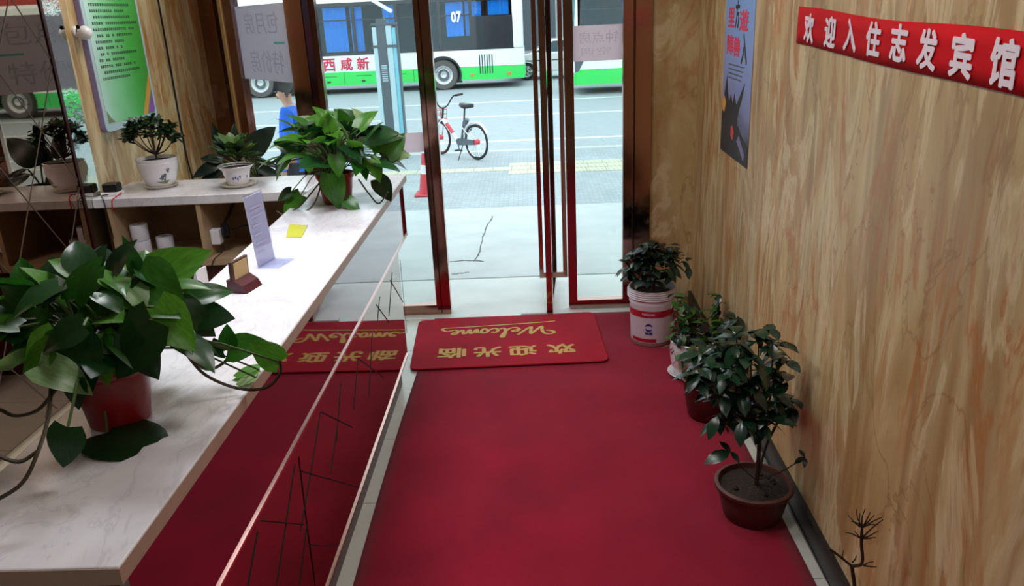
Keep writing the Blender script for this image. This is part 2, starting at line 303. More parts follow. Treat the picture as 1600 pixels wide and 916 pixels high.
PO = [leaf_mesh('pothos_leaf', 'heart', 'pothos', 6, .30, .22, .04), leaf_mesh('pothos_leaf', 'heart', 'pothos', 6, .45, .34, .05, .72), leaf_mesh('pothos_leaf', 'heart', 'pothosd', 6, .30, .30, .04), leaf_mesh('pothos_leaf', 'heart', 'pothosd', 6, .15, .15, .02, .85), leaf_mesh('pothos_leaf', 'heart', 'pothosv', 6, .3, .3, .05, .75)]
SH = [leaf_mesh('shrub_leaf', 'oval', 'shrub', 4, .3, .25, .0, .5), leaf_mesh('shrub_leaf', 'oval', 'shrub', 4, .15, .4, .0, .48)]
SHD = [leaf_mesh('shrub_leaf', 'oval', 'shrubdark', 4, .3, .25, .0, .5), leaf_mesh('shrub_leaf', 'oval', 'shrubdark', 4, .15, .4, .0, .55)]
SHL = [leaf_mesh('shrub_leaf', 'oval', 'shrubl', 4, .3, .25, .0, .5), leaf_mesh('shrub_leaf', 'oval', 'shrub', 4, .2, .3, .0, .5)]
BLADE = leaf_mesh('broad_leaf', 'blade', 'blade', 8, .2, .35, .0, .42)
rnd = random.uniform
def rdir():
    a, z = rnd(0, 2*PI), rnd(-1, 1); r = math.sqrt(1-z*z); return Vector((r*math.cos(a), r*math.sin(a), z))


# ================================================================== the room
XL, YD = -2.71, 5.73
def XR(y): return 1.12 + (y-2.5)*.0155
fl = struct(MB().prism([(XL-.1, -3.1, -.12), (1.3, -3.1, -.12), (1.3, 5.80, -.12), (-1.62, 5.80, -.12), (XL-.1, 7.14, -.12)], (0, 0, .112)).build('floor', 'grout'))
tile_me = None
for i in range(7):
    for j in range(15):
        x0, y0 = 1.10-.6*(i+1), 5.62-.6*(j+1)
        o = MB().box(x0+.002, x0+.598, y0+.002, y0+.598, -.008, 0).build('floor_tile', 'tile', fl) if i+j == 0 else None
        if o: tile_me = o.data
        else:
            o = bpy.data.objects.new('floor_tile', tile_me); COL.objects.link(o); o.parent = fl; o.location = (-.6*i, -.6*j, 0)
struct(box('ceiling', 'ceil', None, XL-.2, 1.4, -3.2, 7.2, CEIL, CEIL+.15))
struct(box('wall_back', 'paint', None, XL-.2, 1.3, -3.2, -3.0, -.1, CEIL))
# left wall: plaster base, bronze mirror, narrow clear mirror strip, onyx sheets
wl = struct(box('wall_left', 'paint', None, XL-.15, XL-.012, -3.0, 7.10, -.1, CEIL))
box('wall_panel', 'onyx3', wl, XL-.012, XL, 4.905, 6.235, 0, CEIL); box('wall_panel', 'onyx3', wl, XL-.012, XL, 6.255, 7.06, 0, CEIL); box('panel_joint', 'black', wl, XL-.012, XL-.004, 6.235, 6.255, 0, CEIL)
wr = struct(MB().prism([(XR(-3)+.012, -3.0, -.1), (XR(5.9)+.012, 5.9, -.1), (XR(5.9)+.2, 5.9, -.1), (XR(-3)+.2, -3.0, -.1)], (0, 0, CEIL+.1)).build('wall_right', 'paint'))
def wpanel(y0, y1, m): MB().prism([(XR(y0), y0, 0), (XR(y1), y1, 0), (XR(y1)+.012, y1, 0), (XR(y0)+.012, y0, 0)], (0, 0, CEIL)).build('wall_panel', m, wr)
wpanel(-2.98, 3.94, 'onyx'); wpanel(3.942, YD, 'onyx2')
wf = struct(box('wall_front', 'paint', None, .846, 1.5, YD+.015, 5.95, -.1, CEIL))
box('wall_panel', 'onyx2', wf, .848, XR(YD), YD, YD+.015, 0, CEIL)
struct(box('wall_above_door', 'paint', None, -1.62, .86, YD-.02, 5.95, 2.82, CEIL))
bb = struct(MB().prism([(XR(-3)-.02, -3, 0), (XR(5.72)-.02, 5.72, 0), (XR(5.72), 5.72, 0), (XR(-3), -3, 0)], (0, 0, .115)).build('baseboard_right', 'blackst'))
struct(box('trim_1', 'landing', None, -1.62, .86, 5.60, 5.92, -.03, .004))

# mirror on the left wall with a diamond grid of bevel lines
mr = thing('wall_mirror', 'bronze tinted wall mirror with diagonal diamond lines on the left wall', 'mirror', (XL, 2.6, 0))
box('mirror_sheet', 'mirror', mr, XL-.012, XL+.003, .3, 4.69, .15, 2.95)
box('edge_strip', 'mirredge', mr, XL-.012, XL+.010, 4.69, 4.715, .15, 2.95)
for k in range(-8, 12):
    for sg in (1, -1):
        # clip line z = sg*1.62*(y - yk) + 1.3 to the sheet
        yk = 4.62 + k*.52 - 2; sl = 1.35*sg; pts = []
        ya, yb = .32, 4.685
        lo, hi = sorted(((.17-1.3)/sl+yk, (2.93-1.3)/sl+yk)); a, b = max(ya, lo), min(yb, hi)
        if b-a > .05: MB().obox((XL+.0035, a, sl*(a-yk)+1.3), (XL+.0035, b, sl*(b-yk)+1.3), .006, .003, (1, 0, 0)).build('bevel_line', 'groove', mr)
tag(box('mirror_strip', 'clearmirror', None, XL-.012, XL+.004, 4.718, 4.90, .15, 2.95), 'narrow silvery mirror strip between the bronze mirror and the onyx wall', 'mirror')

# ------------------------------------------------------------------ shop front
F0, F1 = YD-.035, YD+.035
w1 = sroot('window_1', (-1.1, YD, 0))
box('stile', 'bronze', w1, -.757, -.722, F0, F1, .0, 2.8); box('stile', 'bronze', w1, -1.46, -1.42, F0, F1, .0, 2.8)
box('rail', 'bronze', w1, -1.42, -.757, F0, F1, .0, .08); box('rail', 'bronze', w1, -1.42, -.757, F0, F1, 2.72, 2.8)
box('pane', 'glass', w1, -1.42, -.757, YD-.004, YD+.004, .08, 2.72)
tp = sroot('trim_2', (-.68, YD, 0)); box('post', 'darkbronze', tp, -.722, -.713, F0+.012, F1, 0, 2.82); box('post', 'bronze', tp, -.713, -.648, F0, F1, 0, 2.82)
# corner post with two faces where the slanted window meets the front
cp = sroot('trim_3', (-1.55, YD, 0))
MB().prism([(-1.63, 5.70, 0), (-1.50, 5.655, 0), (-1.50, 5.80, 0), (-1.57, 5.83, 0)], (0, 0, 2.82)).build('post', 'bronze', cp)
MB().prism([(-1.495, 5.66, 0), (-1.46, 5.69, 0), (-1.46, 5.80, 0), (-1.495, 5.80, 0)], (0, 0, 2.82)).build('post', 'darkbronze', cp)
# slanted window
SA, SB = Vector((-2.71, 7.04, 0)), Vector((-1.62, 5.73, 0)); SD = (SB-SA); SN = Vector((-SD.y, SD.x, 0)).normalized()  # SN points outdoors or in
if SN.y > 0: SN = -SN
def sl(t, off=0, z=0): return SA + SD*t + SN*off + Vector((0, 0, z))
w2 = sroot('window_2', (-2.1, 6.4, 0))
def sbox(name, m, t0, t1, o0, o1, z0, z1, p=w2): return MB().prism([sl(t0, o0, z0), sl(t1, o0, z0), sl(t1, o1, z0), sl(t0, o1, z0)], (0, 0, z1-z0)).build(name, m, p)
sbox('jamb', 'bronze', 0.0, .23, -.03, .03, 0, 2.82); sbox('jamb', 'darkbronze', .23, .30, -.03, .015, 0, 2.82); sbox('stile', 'tan', .30, .335, -.03, .04, 0, 2.82); sbox('stile', 'bronze', .335, .45, -.03, .03, 0, 2.82)
sbox('rail', 'bronze', .45, .985, -.03, .03, 0, .08); sbox('rail', 'bronze', .45, .985, -.03, .03, 2.74, 2.82); sbox('pane', 'glass', .45, .985, -.004, .004, .08, 2.74)
struct(MB().prism([sl(-.05, .05, 2.82), sl(1.0, .05, 2.82), sl(1.0, -.15, 2.82), sl(-.05, -.15, 2.82)], (0, 0, CEIL-2.82)).build('wall_above_window', 'paint'))
# closed right-hand door leaf
d1 = sroot('door_1', (.49, YD, 0))
box('stile', 'bronze', d1, .25, .314, F0, F1, .02, 2.75); box('stile', 'bronze', d1, .654, .722, F0, F1, .02, 2.75)
box('rail', 'bronze', d1, .314, .654, F0, F1, .02, .078); box('rail', 'bronze', d1, .314, .654, F0, F1, 2.67, 2.75); box('pane', 'glass', d1, .314, .654, YD-.004, YD+.004, .078, 2.67)
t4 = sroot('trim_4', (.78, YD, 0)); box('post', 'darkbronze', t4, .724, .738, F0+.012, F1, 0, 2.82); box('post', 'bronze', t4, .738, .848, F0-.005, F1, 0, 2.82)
# open leaf, swung out into the street, with a tall frame-shaped pull bar through it
d2 = sroot('door_2', (.11, 5.7, 0))
LA, LB = Vector((.102, 5.62, 0)), Vector((.170, 6.52, 0)); LD = (LB-LA); LN = Vector((LD.y, -LD.x, 0)).normalized()
def lf(t, o, z): return LA + LD*t + LN*o + Vector((0, 0, z))
def lbox(name, m, t0, t1, o0, o1, z0, z1, p=d2): return MB().prism([lf(t0, o0, z0), lf(t1, o0, z0), lf(t1, o1, z0), lf(t0, o1, z0)], (0, 0, z1-z0)).build(name, m, p)
lbox('stile', 'bronze', 0, .07, -.022, .022, .006, 2.75); lbox('stile', 'darkbronze', .93, 1, -.02, .02, .006, 2.75); lbox('rail', 'bronze', .07, .93, -.02, .02, .012, .07); lbox('rail', 'bronze', .07, .93, -.02, .02, 2.68, 2.75); lbox('pane', 'glass', .07, .93, -.004, .004, .07, 2.68)
hY = 6.15; hb = at(865, 433, Y=hY).z
for o0 in (-.095, .095):
    c = Vector((at(865, 433, Y=hY).x + o0, hY, 0)); box('pull_bar', 'bronze', d2, c.x-.017, c.x+.017, hY-.017, hY+.017, hb, 2.4)
cx = at(865, 433, Y=hY).x; box('pull_bar_bottom', 'bronze', d2, cx-.078, cx+.078, hY-.017, hY+.017, hb, hb+.045)
# loose papers on the glass
def on_slant(x, y):
    d = at(x, y, Y=1.0)-Vector((0, 0, CAM_H)); n = SN; t = n.dot(SA-Vector((0, 0, CAM_H)))/n.dot(d); return Vector((0, 0, CAM_H))+d*t
p = thing('window_notice', 'grey paper notice with faint mirrored print taped to the slanted window', 'notice', sl(.72, -.006, 1.76))
def slq(t0, t1, z0, z1, o, th, name, m, par): return MB().prism([sl(t0, o, z0), sl(t1, o, z0), sl(t1, o, z1), sl(t0, o, z1)], SN*th).build(name, m, par)
slq(.46, .985, 1.755, 2.285, .005, .0015, 'sheet', 'paperback', p)
tdir = SD.normalized()
text('print', '包月房', 'ghost', p, sl(.73, .0075, 2.16), -tdir, (0, 0, 1), .15, w=.62, h=.15); text('print', '特价房', 'ghost', p, sl(.74, .0075, 1.89), -tdir, (0, 0, 1), .15, w=.60, h=.16)
slq(.84, .95, 2.015, 2.03, .0066, .001, 'print_dash', 'teal', p)
p = thing('window_notice', 'greyish brown paper with faint print on the closed glass door', 'notice', (.485, YD, 1.82))
box('sheet', 'paperbrown', p, .316, .653, YD-.007, YD-.0055, 1.815, 2.048)
text('print', '钟点房', 'ghost2', p, (.49, YD-.008, 1.97), (-1, 0, 0), (0, 0, 1), .09, w=.27, h=.075); text('print', '空调', 'ghost2', p, (.47, YD-.008, 1.88), (-1, 0, 0), (0, 0, 1), .05, w=.2, h=.05)
tag(box('frosted_strip', 'paperbrown', None, -1.06, -.76, YD-.007, YD-.0055, 1.24, 1.378), 'greyish pink strip of film stuck low on the side window', 'film strip')
tag(MB().box(-.115, .075, 5.60, 5.655, .004, .022, .004).build('door_stop', 'landing'), 'pale stone door stop lying on the threshold beside the open door', 'door stop')

# ================================================================== outdoors
ZS, ZR = -.18, -.30
struct(MB().box(-9, 7, 5.945, 6.63, -.5, -.03).build('landing', 'landing'))
ap = struct(MB().prism([(-9, 6.668, -.5), (-9, 9.95, -.5), (-9, 9.95, ZS), (-9, 6.668, -.035)], (16, 0, 0)).build('apron', 'concrete'))
def apz(y): return -.035 + (ZS+.035)*(y-6.668)/(9.95-6.668)
def crack(pts, w):
    m = MB(); q = spline(pts, 6)
    q = [Vector((a.x+rnd(-.015, .015), a.y+rnd(-.02, .02), 0)) for a in q]
    for a, b in zip(q, q[1:]): m.obox((a.x, a.y, apz(a.y)), (b.x, b.y, apz(b.y)), w*rnd(.5, 1.1), .003)
    m.build('crack', 'crack', ap)
c0, c1, c2 = at(770, 335, z=-.14), at(758, 365, z=-.12), at(742, 408, z=-.06)
crack([c0, c1, c2], .018); crack([at(703, 409, z=-.06), at(735, 407, z=-.06), at(755, 409, z=-.06)], .03); crack([at(706, 430, z=-.05), at(735, 427, z=-.05)], .02)
struct(box('joint', 'crack', None, -9, 7, 5.9, 6.70, -.5, -.055))
sw = struct(box('sidewalk', 'sidew', None, -16, 16, 9.95, 14.25, -.5, ZS))
tt = None; k = 0
ya, yb = at(820, 272, z=ZS).y, at(820, 258, z=ZS).y
def tac(x, y):
    global tt
    if tt is None:
        m = MB().box(0, .29, 0, .29, 0, .008)
        for q in range(4): m.box(.03+q*.07, .055+q*.07, .02, .27, .008, .014)
        o = m.build('tactile_tile', 'tactile', sw); tt = o.data
    else: o = bpy.data.objects.new('tactile_tile', tt); COL.objects.link(o); o.parent = sw
    o.location = (x, y, ZS)
for i in range(24): tac(-3.9+i*.3, ya+.32)
for i in range(10): tac(-.35+i*.3, ya); tac(-.35+i*.3, ya+.64)
struct(MB().box(-30, 30, 14.25, 14.42, -.5, ZS+.005, .01).build('kerb', 'kerb'))
struct(box('road', 'asphalt', None, -60, 60, 14.42, 37, -.6, ZR))
for yy in (at(810, 180, z=ZR).y, at(810, 219.5, z=ZR).y, at(810, 158, z=ZR).y): struct(box('lane_line', 'lanewhite', None, -40, 40, yy-.08, yy+.08, ZR, ZR+.004))
struct(box('far_sidewalk', 'concrete', None, -60, 60, 37, 46, -.6, ZS))
# street front across the road
def facade(x0, x1, h, m, label):
    b = thing('building', label, 'building', ((x0+x1)/2, 46, ZS)); box('wall', m, b, x0, x1, 46, 52, ZS, h); box('parapet', 'facade2', b, x0-.1, x1+.1, 45.9, 52.1, h, h+.4)
    box('shopfront', 'shoplow', b, x0+.4, x1-.4, 45.92, 46.0, .1, 2.9); box('shop_sign', 'signred', b, x0+.4, x1-.4, 45.7, 46.0, 3.0, 4.0)
    n = int((x1-x0)/2.6)
    for i in range(n):
        for j in range(int((h-4.4)/3)):
            cxx = x0+(i+.5)*(x1-x0)/n; z0 = 5+j*3; f = box('window', 'winframe', b, cxx-.75, cxx+.75, 45.9, 46.0, z0, z0+1.6); box('pane', 'winglass', f, cxx-.67, cxx+.67, 45.88, 45.9, z0+.08, z0+1.52)
facade(-30, -12, 9, 'facade2', 'pale low building across the road behind the left bus'); facade(-11.8, 2, 11, 'facade', 'grey building across the road above the nearer bus'); facade(2.2, 26, 9, 'facade2', 'pale building across the road behind the right bus')

# ------------------------------------------------------------------ buses
def arch_poly(u0, u1, z0, z1, wheels, r, zc, y):
    pts = [(u0, y, z0)]
    for w in wheels:
        if z0 < zc+r:
            h = math.sqrt(max(0, r*r-(z0-zc)**2)); a0 = math.atan2(z0-zc, -h); a1 = math.atan2(z0-zc, h)
            if a0 < 0: a0 += 2*PI
            for k in range(13): a = a0+(a1-a0)*k/12; pts.append((w+r*math.cos(a), y, zc+r*math.sin(a)))
    pts.append((u1, y, z0)); pts += [(u1, y, z1), (u0, y, z1)]; return pts
def wheel(name, par, c, r, w, tm='tyre', spokes=6):
    """axle along y, c on the outer face side"""
    c = Vector(c)
    t = MB().lathe([(r*.62, 0), (r*.66, -.02), (r*.93, -.03), (r, .02), (r, w-.02), (r*.93, w), (r*.6, w)], 28, c, 'y').build(name, tm, par, True)
    MB().lathe([(.001, .02), (r*.2, .0), (r*.24, .02), (r*.45, .035), (r*.55, .0), (r*.63, -.01), (r*.64, .05)], 28, c, 'y').build('hub', 'hub', t, True)
    MB().lathe([(r*.28, -.004), (r*.36, -.012), (r*.40, .02)], 20, c, 'y').build('wheel_ring', 'greydk', t, True)
    return t
def make_bus(X0, Y0, label, curtains, letters, lab2):
    b = thing('city_bus', label, 'bus', (X0+5.75, Y0+1.25, ZR)); L = 11.5; W = [2.35, 8.72]
    P = lambda pts: [(X0+x, Y0+y, ZR+z) for x, y, z in pts]
    bx = lambda n, m, u0, u1, y0, y1, z0, z1, par=b, bev=0: MB().box(X0+u0, X0+u1, Y0+y0, Y0+y1, ZR+z0, ZR+z1, bev).build(n, m, par)
    r_, zc_ = .60, .5
    for w0, w1 in ((None, W[0]), (W[0], W[1]), (W[1], None)):
        A_ = [a*PI/24 for a in range(-8, 10)]; A_ = [a for a in A_ if zc_+r_*math.sin(a) > .30 and zc_+r_*math.sin(a) < .745]
        lft = [(w0+r_*math.cos(a), .30 if k == 0 else .745 if k == len(A_)-1 else zc_+r_*math.sin(a)) for k, a in enumerate(A_)] if w0 else [(.02, .30), (.02, .745)]
        rgt = [(w1-r_*math.cos(a), .30 if k == 0 else .745 if k == len(A_)-1 else zc_+r_*math.sin(a)) for k, a in enumerate(A_)] if w1 else [(L, .30), (L, .745)]
        MB().prism(P([(x, 0, z) for x, z in lft + rgt[::-1]]), (0, .06, 0)).build('green_skirt', 'busg', b)
    MB().prism(P(arch_poly(.02, L, .745, 1.285, W, .60, .5, .004)), (0, .06, 0)).build('side_panel', 'busw', b)
    for w in W: MB().lathe([(.60, 0), (.63, 0), (.63, -.02), (.60, -.02)], 20, (X0+w, Y0, ZR+.5), 'y', -.35, PI+.35).build('wheel_arch', 'busblack', b)
    for w in W: wheel('wheel', b, (X0+w, Y0+.04, ZR+.5), .5, .28)
    for w in W: bx('wheel_well', 'busblack', w-.6, w+.6, .40, .45, .2, 1.25)
    bx('floor_pan', 'busblack', .1, L-.1, .5, 2.4, .28, .45); bx('far_side', 'businside', .05, L-.05, 2.42, 2.5, .3, 3.0); bx('inner_wall', 'businside', .1, L-.4, 1.2, 1.24, .5, 2.95)
    MB().prism([(X0+.0, Y0, ZR+2.98), (X0+.02, Y0+.05, ZR+3.16), (X0+.1, Y0+.3, ZR+3.26), (X0+.1, Y0+2.2, ZR+3.26), (X0+.02, Y0+2.45, ZR+3.16), (X0, Y0+2.5, ZR+2.98)], (L, 0, 0)).build('roof', 'busw', b)
    # rear end and front end
    MB().prism([(X0+L-.36, Y0, ZR+1.285), (X0+L, Y0, ZR+1.285), (X0+L, Y0, ZR+2.98), (X0+L-.36, Y0, ZR+2.98)], (0, 2.5, 0)).build('rear_end', 'busw', b, bevel=.06)
    bx('rear_skirt', 'busg', L-.3, L+.04, .01, 2.49, .36, .745, b, .04); bx('rear_panel', 'busw', L-.3, L+.02, .02, 2.48, .745, 1.285, b, .03)
    bx('front_skirt', 'busg', -.05, .2, .02, 2.48, .30, .62, b, .04); bx('front_panel', 'busw', -.07, .2, .01, 2.49, .62, 1.30, b, .05)
    MB().prism([(X0-.02, Y0+.12, ZR+1.3), (X0-.02, Y0+2.38, ZR+1.3), (X0+.06, Y0+2.38, ZR+2.95), (X0+.06, Y0+.12, ZR+2.95)], (.03, 0, 0)).build('windscreen', 'busglass', b)
    for yy in (.0, 2.38): MB().prism([(X0-.04, Y0+yy, ZR+1.3), (X0+.12, Y0+yy, ZR+1.3), (X0+.18, Y0+yy, ZR+2.98), (X0+.04, Y0+yy, ZR+2.98)], (0, .12, 0)).build('corner_pillar', 'busw', b)
    MB().prism([(X0-.09, Y0+.05, ZR+1.02), (X0-.09, Y0+.40, ZR+1.02), (X0-.09, Y0+.34, ZR+.72), (X0-.09, Y0+.05, ZR+.66)], (.05, 0, 0)).build('headlight', 'lens', b); MB().prism([(X0-.02, Y0-.012, ZR+1.05), (X0+.26, Y0-.012, ZR+1.0), (X0+.10, Y0-.012, ZR+.70), (X0-.02, Y0-.012, ZR+.66)], (0, .03, 0)).build('headlight', 'greydk', b)
    # window band
    bx('sill_strip', 'busblack', .12, L-.36, .0, .06, 1.285, 1.36); bx('head_strip', 'busblack', .12, L-.36, .0, .06, 2.86, 2.98)
    us = [.14, 1.5, 2.9, 4.35, 5.8, 7.25, 8.7, 9.75, 11.14]
    for i, (a, c) in enumerate(zip(us, us[1:])):
        bx('window_pillar', 'busblack', a-.05, a+.05, .0, .06, 1.36, 2.86)
        if i < 7:
            g = bx('window', 'busglass', a+.05, c-.05, .02, .03, 1.36, 2.86); bx('slider_bar', 'busblack', a+.05, c-.05, .0, .05, 2.40, 2.44, g)
        else:
            bx('rear_quarter', 'busblack', a+.05, c-.0, .0, .06, 1.36, 2.36); bx('window', 'busglass', a+.05, c, .02, .03, 2.36, 2.86)
    for (x0, x1, z0, z1) in curtains:
        m = MB(); n = max(4, int((x1-x0)/.09)); pts = [(X0+x0+(x1-x0)*k/n, Y0+.16+(.025 if k % 2 else -.01), 0) for k in range(n+1)]
        for q0, q1 in zip(pts, pts[1:]): m.add([(q0[0], q0[1], ZR+z0), (q1[0], q1[1], ZR+z0), (q1[0], q1[1], ZR+z1), (q0[0], q0[1], ZR+z1)], [(0, 1, 2, 3)])
        m.build('curtain', 'curtain', b)
    for k in range(6): bx('vent_slat', 'grille', 9.97+k*.085, 10.0+k*.085, -.012, .01, .50, 1.12)
    for u in (4.1, 5.3, 6.5, 7.7): bx('panel_seam', 'grille', u, u+.012, -.004, .002, .34, .72); bx('panel_handle', 'grille', u+.4, u+.95, -.005, .002, .60, .615); bx('side_marker', 'grille', u+.6, u+.72, -.012, .002, .40, .46)
    for u in (9.65, 10.9): bx('side_marker', 'amber', u, u+.12, -.012, .002, .42, .5)
    for t, u, z, s in letters: text('lettering', t, 'busred', b, (X0+u, Y0-.003, ZR+z), (1, 0, 0), (0, 0, 1), s, w=s*.92, h=s*.92, bold=.012, thick=.002)
    if lab2: text('route_number', '07', 'white', b, (X0+lab2, Y0+.0, ZR+2.37), (1, 0, 0), (0, 0, 1), .5, w=.34, h=.36, bold=.02, thick=.004)
    return b
BX, BY = at(820, 120, Y=28.3).x-11.5, 28.3
def ux(x, y=50): return at(x, y, Y=BY+.15).x-BX
cur = [(ux(507), ux(543), 1.40, 2.84), (ux(549), ux(568), 1.40, 2.84), (ux(600), ux(622), 2.2, 2.84), (ux(698), ux(725), 1.75, 2.84), (ux(728), ux(753), 1.75, 2.84), (ux(764), ux(796), 2.38, 2.84), (ux(420), ux(445), 1.4, 2.84)]
lets = [(t, at(x, 98, Y=BY).x-BX, 1.0, .46) for t, x in (('西', 514), ('咸', 541), ('新', 567))]
make_bus(BX, BY, 'white and green city bus with blue curtains and red characters on its side', cur, lets, at(713, 33, Y=BY).x-BX)
make_bus(at(899, 110, Y=24.6).x, 24.6, 'white and green bus whose front shows through the closed glass door', [(3, 4.2, 1.4, 2.84), (6, 7, 1.4, 2.84)], [], None)
# white car half hidden behind the bus
c = at(823, 126, z=ZR); CX, CY = c.x-.75, c.y+.1
car = thing('car', 'white car passing behind the rear of the green striped bus', 'car', (CX+2.2, CY+.9, ZR))
def cp_(pts, y0, y1): return [(CX+x, CY+y0, ZR+z) for x, z in pts], (0, y1-y0, 0)
def car_profile():
    low = [(0, .35), (.0, .62), (.12, .80), (.95, .98), (4.25, 1.0), (4.4, .8), (4.4, .38)]
    pts = [(0.02, .28)]
    out = [(0.02, .28)]
    for w in (.78, 3.55):
        for k in range(11): a = PI-PI*k/10; out.append((w+.37*math.cos(a), .30+.37*math.sin(a)))
    return out + [(4.4, .28), (4.42, .75), (4.25, 1.0), (.95, .98), (.12, .80), (0, .6)]
q, d = cp_(car_profile(), 0, 1.8); MB().prism(q, d).build('body', 'carw', car, bevel=.05)
q, d = cp_([(.95, .97), (1.75, 1.43), (3.2, 1.46), (4.0, 1.0)], .12, 1.68); MB().prism(q, d).build('cabin', 'carw', car, bevel=.06)
q, d = cp_([(1.12, 1.0), (1.78, 1.37), (2.35, 1.39), (2.35, 1.0)], .10, .13); MB().prism(q, d).build('window', 'winglass', car)
q, d = cp_([(2.45, 1.0), (2.45, 1.39), (3.15, 1.39), (3.75, 1.0)], .10, .13); MB().prism(q, d).build('window', 'winglass', car)
q, d = cp_([(.5, .68), (.9, .68), (3.9, .70), (3.9, .72), (.5, .71)], -.012, .02); MB().prism(q, d).build('side_moulding', 'black', car)
for w in (.78, 3.55):
    t = wheel('wheel', car, (CX+w, CY+.02, ZR+.32), .32, .2, 'tyredark')
    m = MB()
    for k in range(5): a = 2*PI*k/5; m.obox((CX+w, CY, ZR+.32), (CX+w+.2*math.cos(a), CY, ZR+.32+.2*math.sin(a)), .05, .02, (0, 1, 0))
    m.build('spoke', 'hub', t)
# roadside pylon
pz = at(605, 207, z=ZS); PY = 13.9
x0, x1, x2, x3 = (at(v, 205, Y=PY).x for v in (596, 603, 616, 632)); pt = at(590, 30, Y=PY).z
py = thing('street_pylon', 'tall grey and glassy blue street pylon outside the side window', 'pylon', ((x0+x3)/2, PY, ZS))
tl = at(590, 30, Y=PY).x - x0
box('edge_frame', 'greylt', py, x0, x1, PY, PY+.18, ZS, pt-.12, .01); box('panel', 'greydk', py, x1, x2, PY-.01, PY+.19, ZS, pt, .01); box('light_cabinet', 'greylt', py, x2, x2+.1, PY, PY+.18, ZS, pt-.1, .01); box('glass_face', 'pylonglass', py, x2+.1, x3, PY+.01, PY+.17, ZS, pt-.14, .01); box('edge_frame', 'greydk', py, x3, x3+.015, PY, PY+.18, ZS, pt-.12)
for z in (pt-.1, pt-.45): box('band', 'greydk', py, x0-.01, x3+.01, PY-.015, PY+.195, z, z+.04)
for k in range(8): box('louvre', 'greylt', py, x1+.03, x2-.02, PY-.016, PY-.008, pt-.75-k*.035, pt-.735-k*.035)
a = at(568, -8, Y=PY); b_ = at(612, 18, Y=PY); MB().obox(a, b_, .1, .05).build('arm', 'white', py)
# traffic cone
cc = at(669, 304, z=ZS-.0); cc.z = apz(9.5) if cc.y < 9.95 else ZS
if cc.y < 9.95: cc.z = apz(cc.y)
cn = thing('traffic_cone', 'red and white traffic cone half hidden by the door post', 'traffic cone', cc)
box('base', 'cone', cn, cc.x-.17, cc.x+.17, cc.y-.17, cc.y+.17, cc.z, cc.z+.03, .01)
hh = .70; R = lambda z: .125-.095*z/hh
for n_, m_, z0, z1 in (('cone_body', 'cone', .03, .30), ('white_band', 'conew', .30, .42), ('cone_body', 'cone', .42, .58), ('white_band', 'conew', .58, .64), ('cone_tip', 'cone', .64, .70)): MB().lathe([(R(z0), z0), (R(z1), z1)] + ([(.001, z1)] if z1 == .7 else []), 24, cc).build(n_, m_, cn, True)

# ------------------------------------------------------------------ bicycle
rg = at(746, 250, z=ZS); fg = at(701, 243, z=ZS)
dd = (fg-rg); dd.z = 0; dd.normalize(); fg = rg+dd*1.0; WR = .30
side = Vector((-dd.y, dd.x, 0)); up = Vector((0, 0, 1))
bk = thing('bicycle', 'silver and red shared bicycle on its kickstand by the kerb', 'bicycle', (rg+fg)/2)
def B(u, z, s=0): return rg + dd*u + up*z + side*s
def ring(c, r, rt, n=28, m=6): return [(c + dd*(r*math.cos(2*PI*k/n)) + up*(r*math.sin(2*PI*k/n))) for k in range(n+1)]
for u in (0, 1.0):
    w = MB().tube(ring(B(u, WR), WR-.02, .02), .02, 6, False).build('tyre', 'tyredark', bk, True)
    MB().tube(ring(B(u, WR), WR-.045, .01), .008, 4, False).build('rim', 'chrome' if u == 0 else 'bikered', w)
    m = MB()
    for k in range(14): a = 2*PI*k/14; m.tube([B(u, WR), B(u, WR)+dd*((WR-.05)*math.cos(a))+up*((WR-.05)*math.sin(a))], .0025, 3)
    m.build('spoke', 'chrome', w)
    MB().tube([B(u, WR, -.05), B(u, WR, .05)], .045, 12).build('hub', 'bikered', w, True)
MB().tube([B(.88, .62), B(.70, .46), B(.52, .30), B(.42, .28)], [.03, .034, .034, .03], 8).build('frame_tube', 'bikew', bk, True)
MB().tube([B(.78, .55, .001), B(.62, .40, .001)], .036, 8).build('frame_decal', 'bikered', bk, True)
MB().tube([B(.40, .26), B(.30, .62)], .022, 8).build('seat_tube', 'greydk', bk, True); MB().tube([B(.30, .60), B(.26, .84)], .014, 8).build('seat_post', 'black', bk, True)
for s in (-.045, .045): MB().tube([B(.42, .27, s), B(0, WR, s), B(.32, .52, s*.6)], .011, 6).build('stay', 'bikew', bk, True)
MB().tube([B(1.0, WR, -.05), B(.93, .56, -.05), B(.90, .62, 0)], .011, 6).build('fork', 'chrome', bk, True); MB().tube([B(1.0, WR, .05), B(.93, .56, .05), B(.90, .62, 0)], .011, 6).build('fork', 'chrome', bk, True)
MB().tube([B(.90, .58), B(.85, .82)], .018, 8).build('steering_tube', 'black', bk, True)
MB().tube(spline([B(.72, 1.02, -.30), B(.80, 1.0, -.20), B(.84, .86, -.10), B(.85, .82, 0), B(.84, .86, .10), B(.80, 1.0, .20), B(.72, 1.02, .30)], 4), .013, 6).build('handlebar', 'black', bk, True)
for s in (-1, 1): MB().tube([B(.78, 1.01, s*.22), B(.68, 1.03, s*.32)], .02, 8).build('grip', 'black', bk, True)
m = MB()
for u, z, wd_, h in ((-.02, .0, .09, .0), ): pass
sd = MB().prism([B(.12, .85, -.10), B(.22, .85, -.10), B(.38, .86, -.025), B(.38, .86, .025), B(.22, .85, .10), B(.12, .85, .10)], (0, 0, .07)).build('saddle', 'black', bk, bevel=.02); MB().prism([B(.16, .918, -.06), B(.3, .918, -.03), B(.3, .918, .03), B(.16, .918, .06)], (0, 0, .006)).build('saddle_stripe', 'bikered', sd)
m = MB()
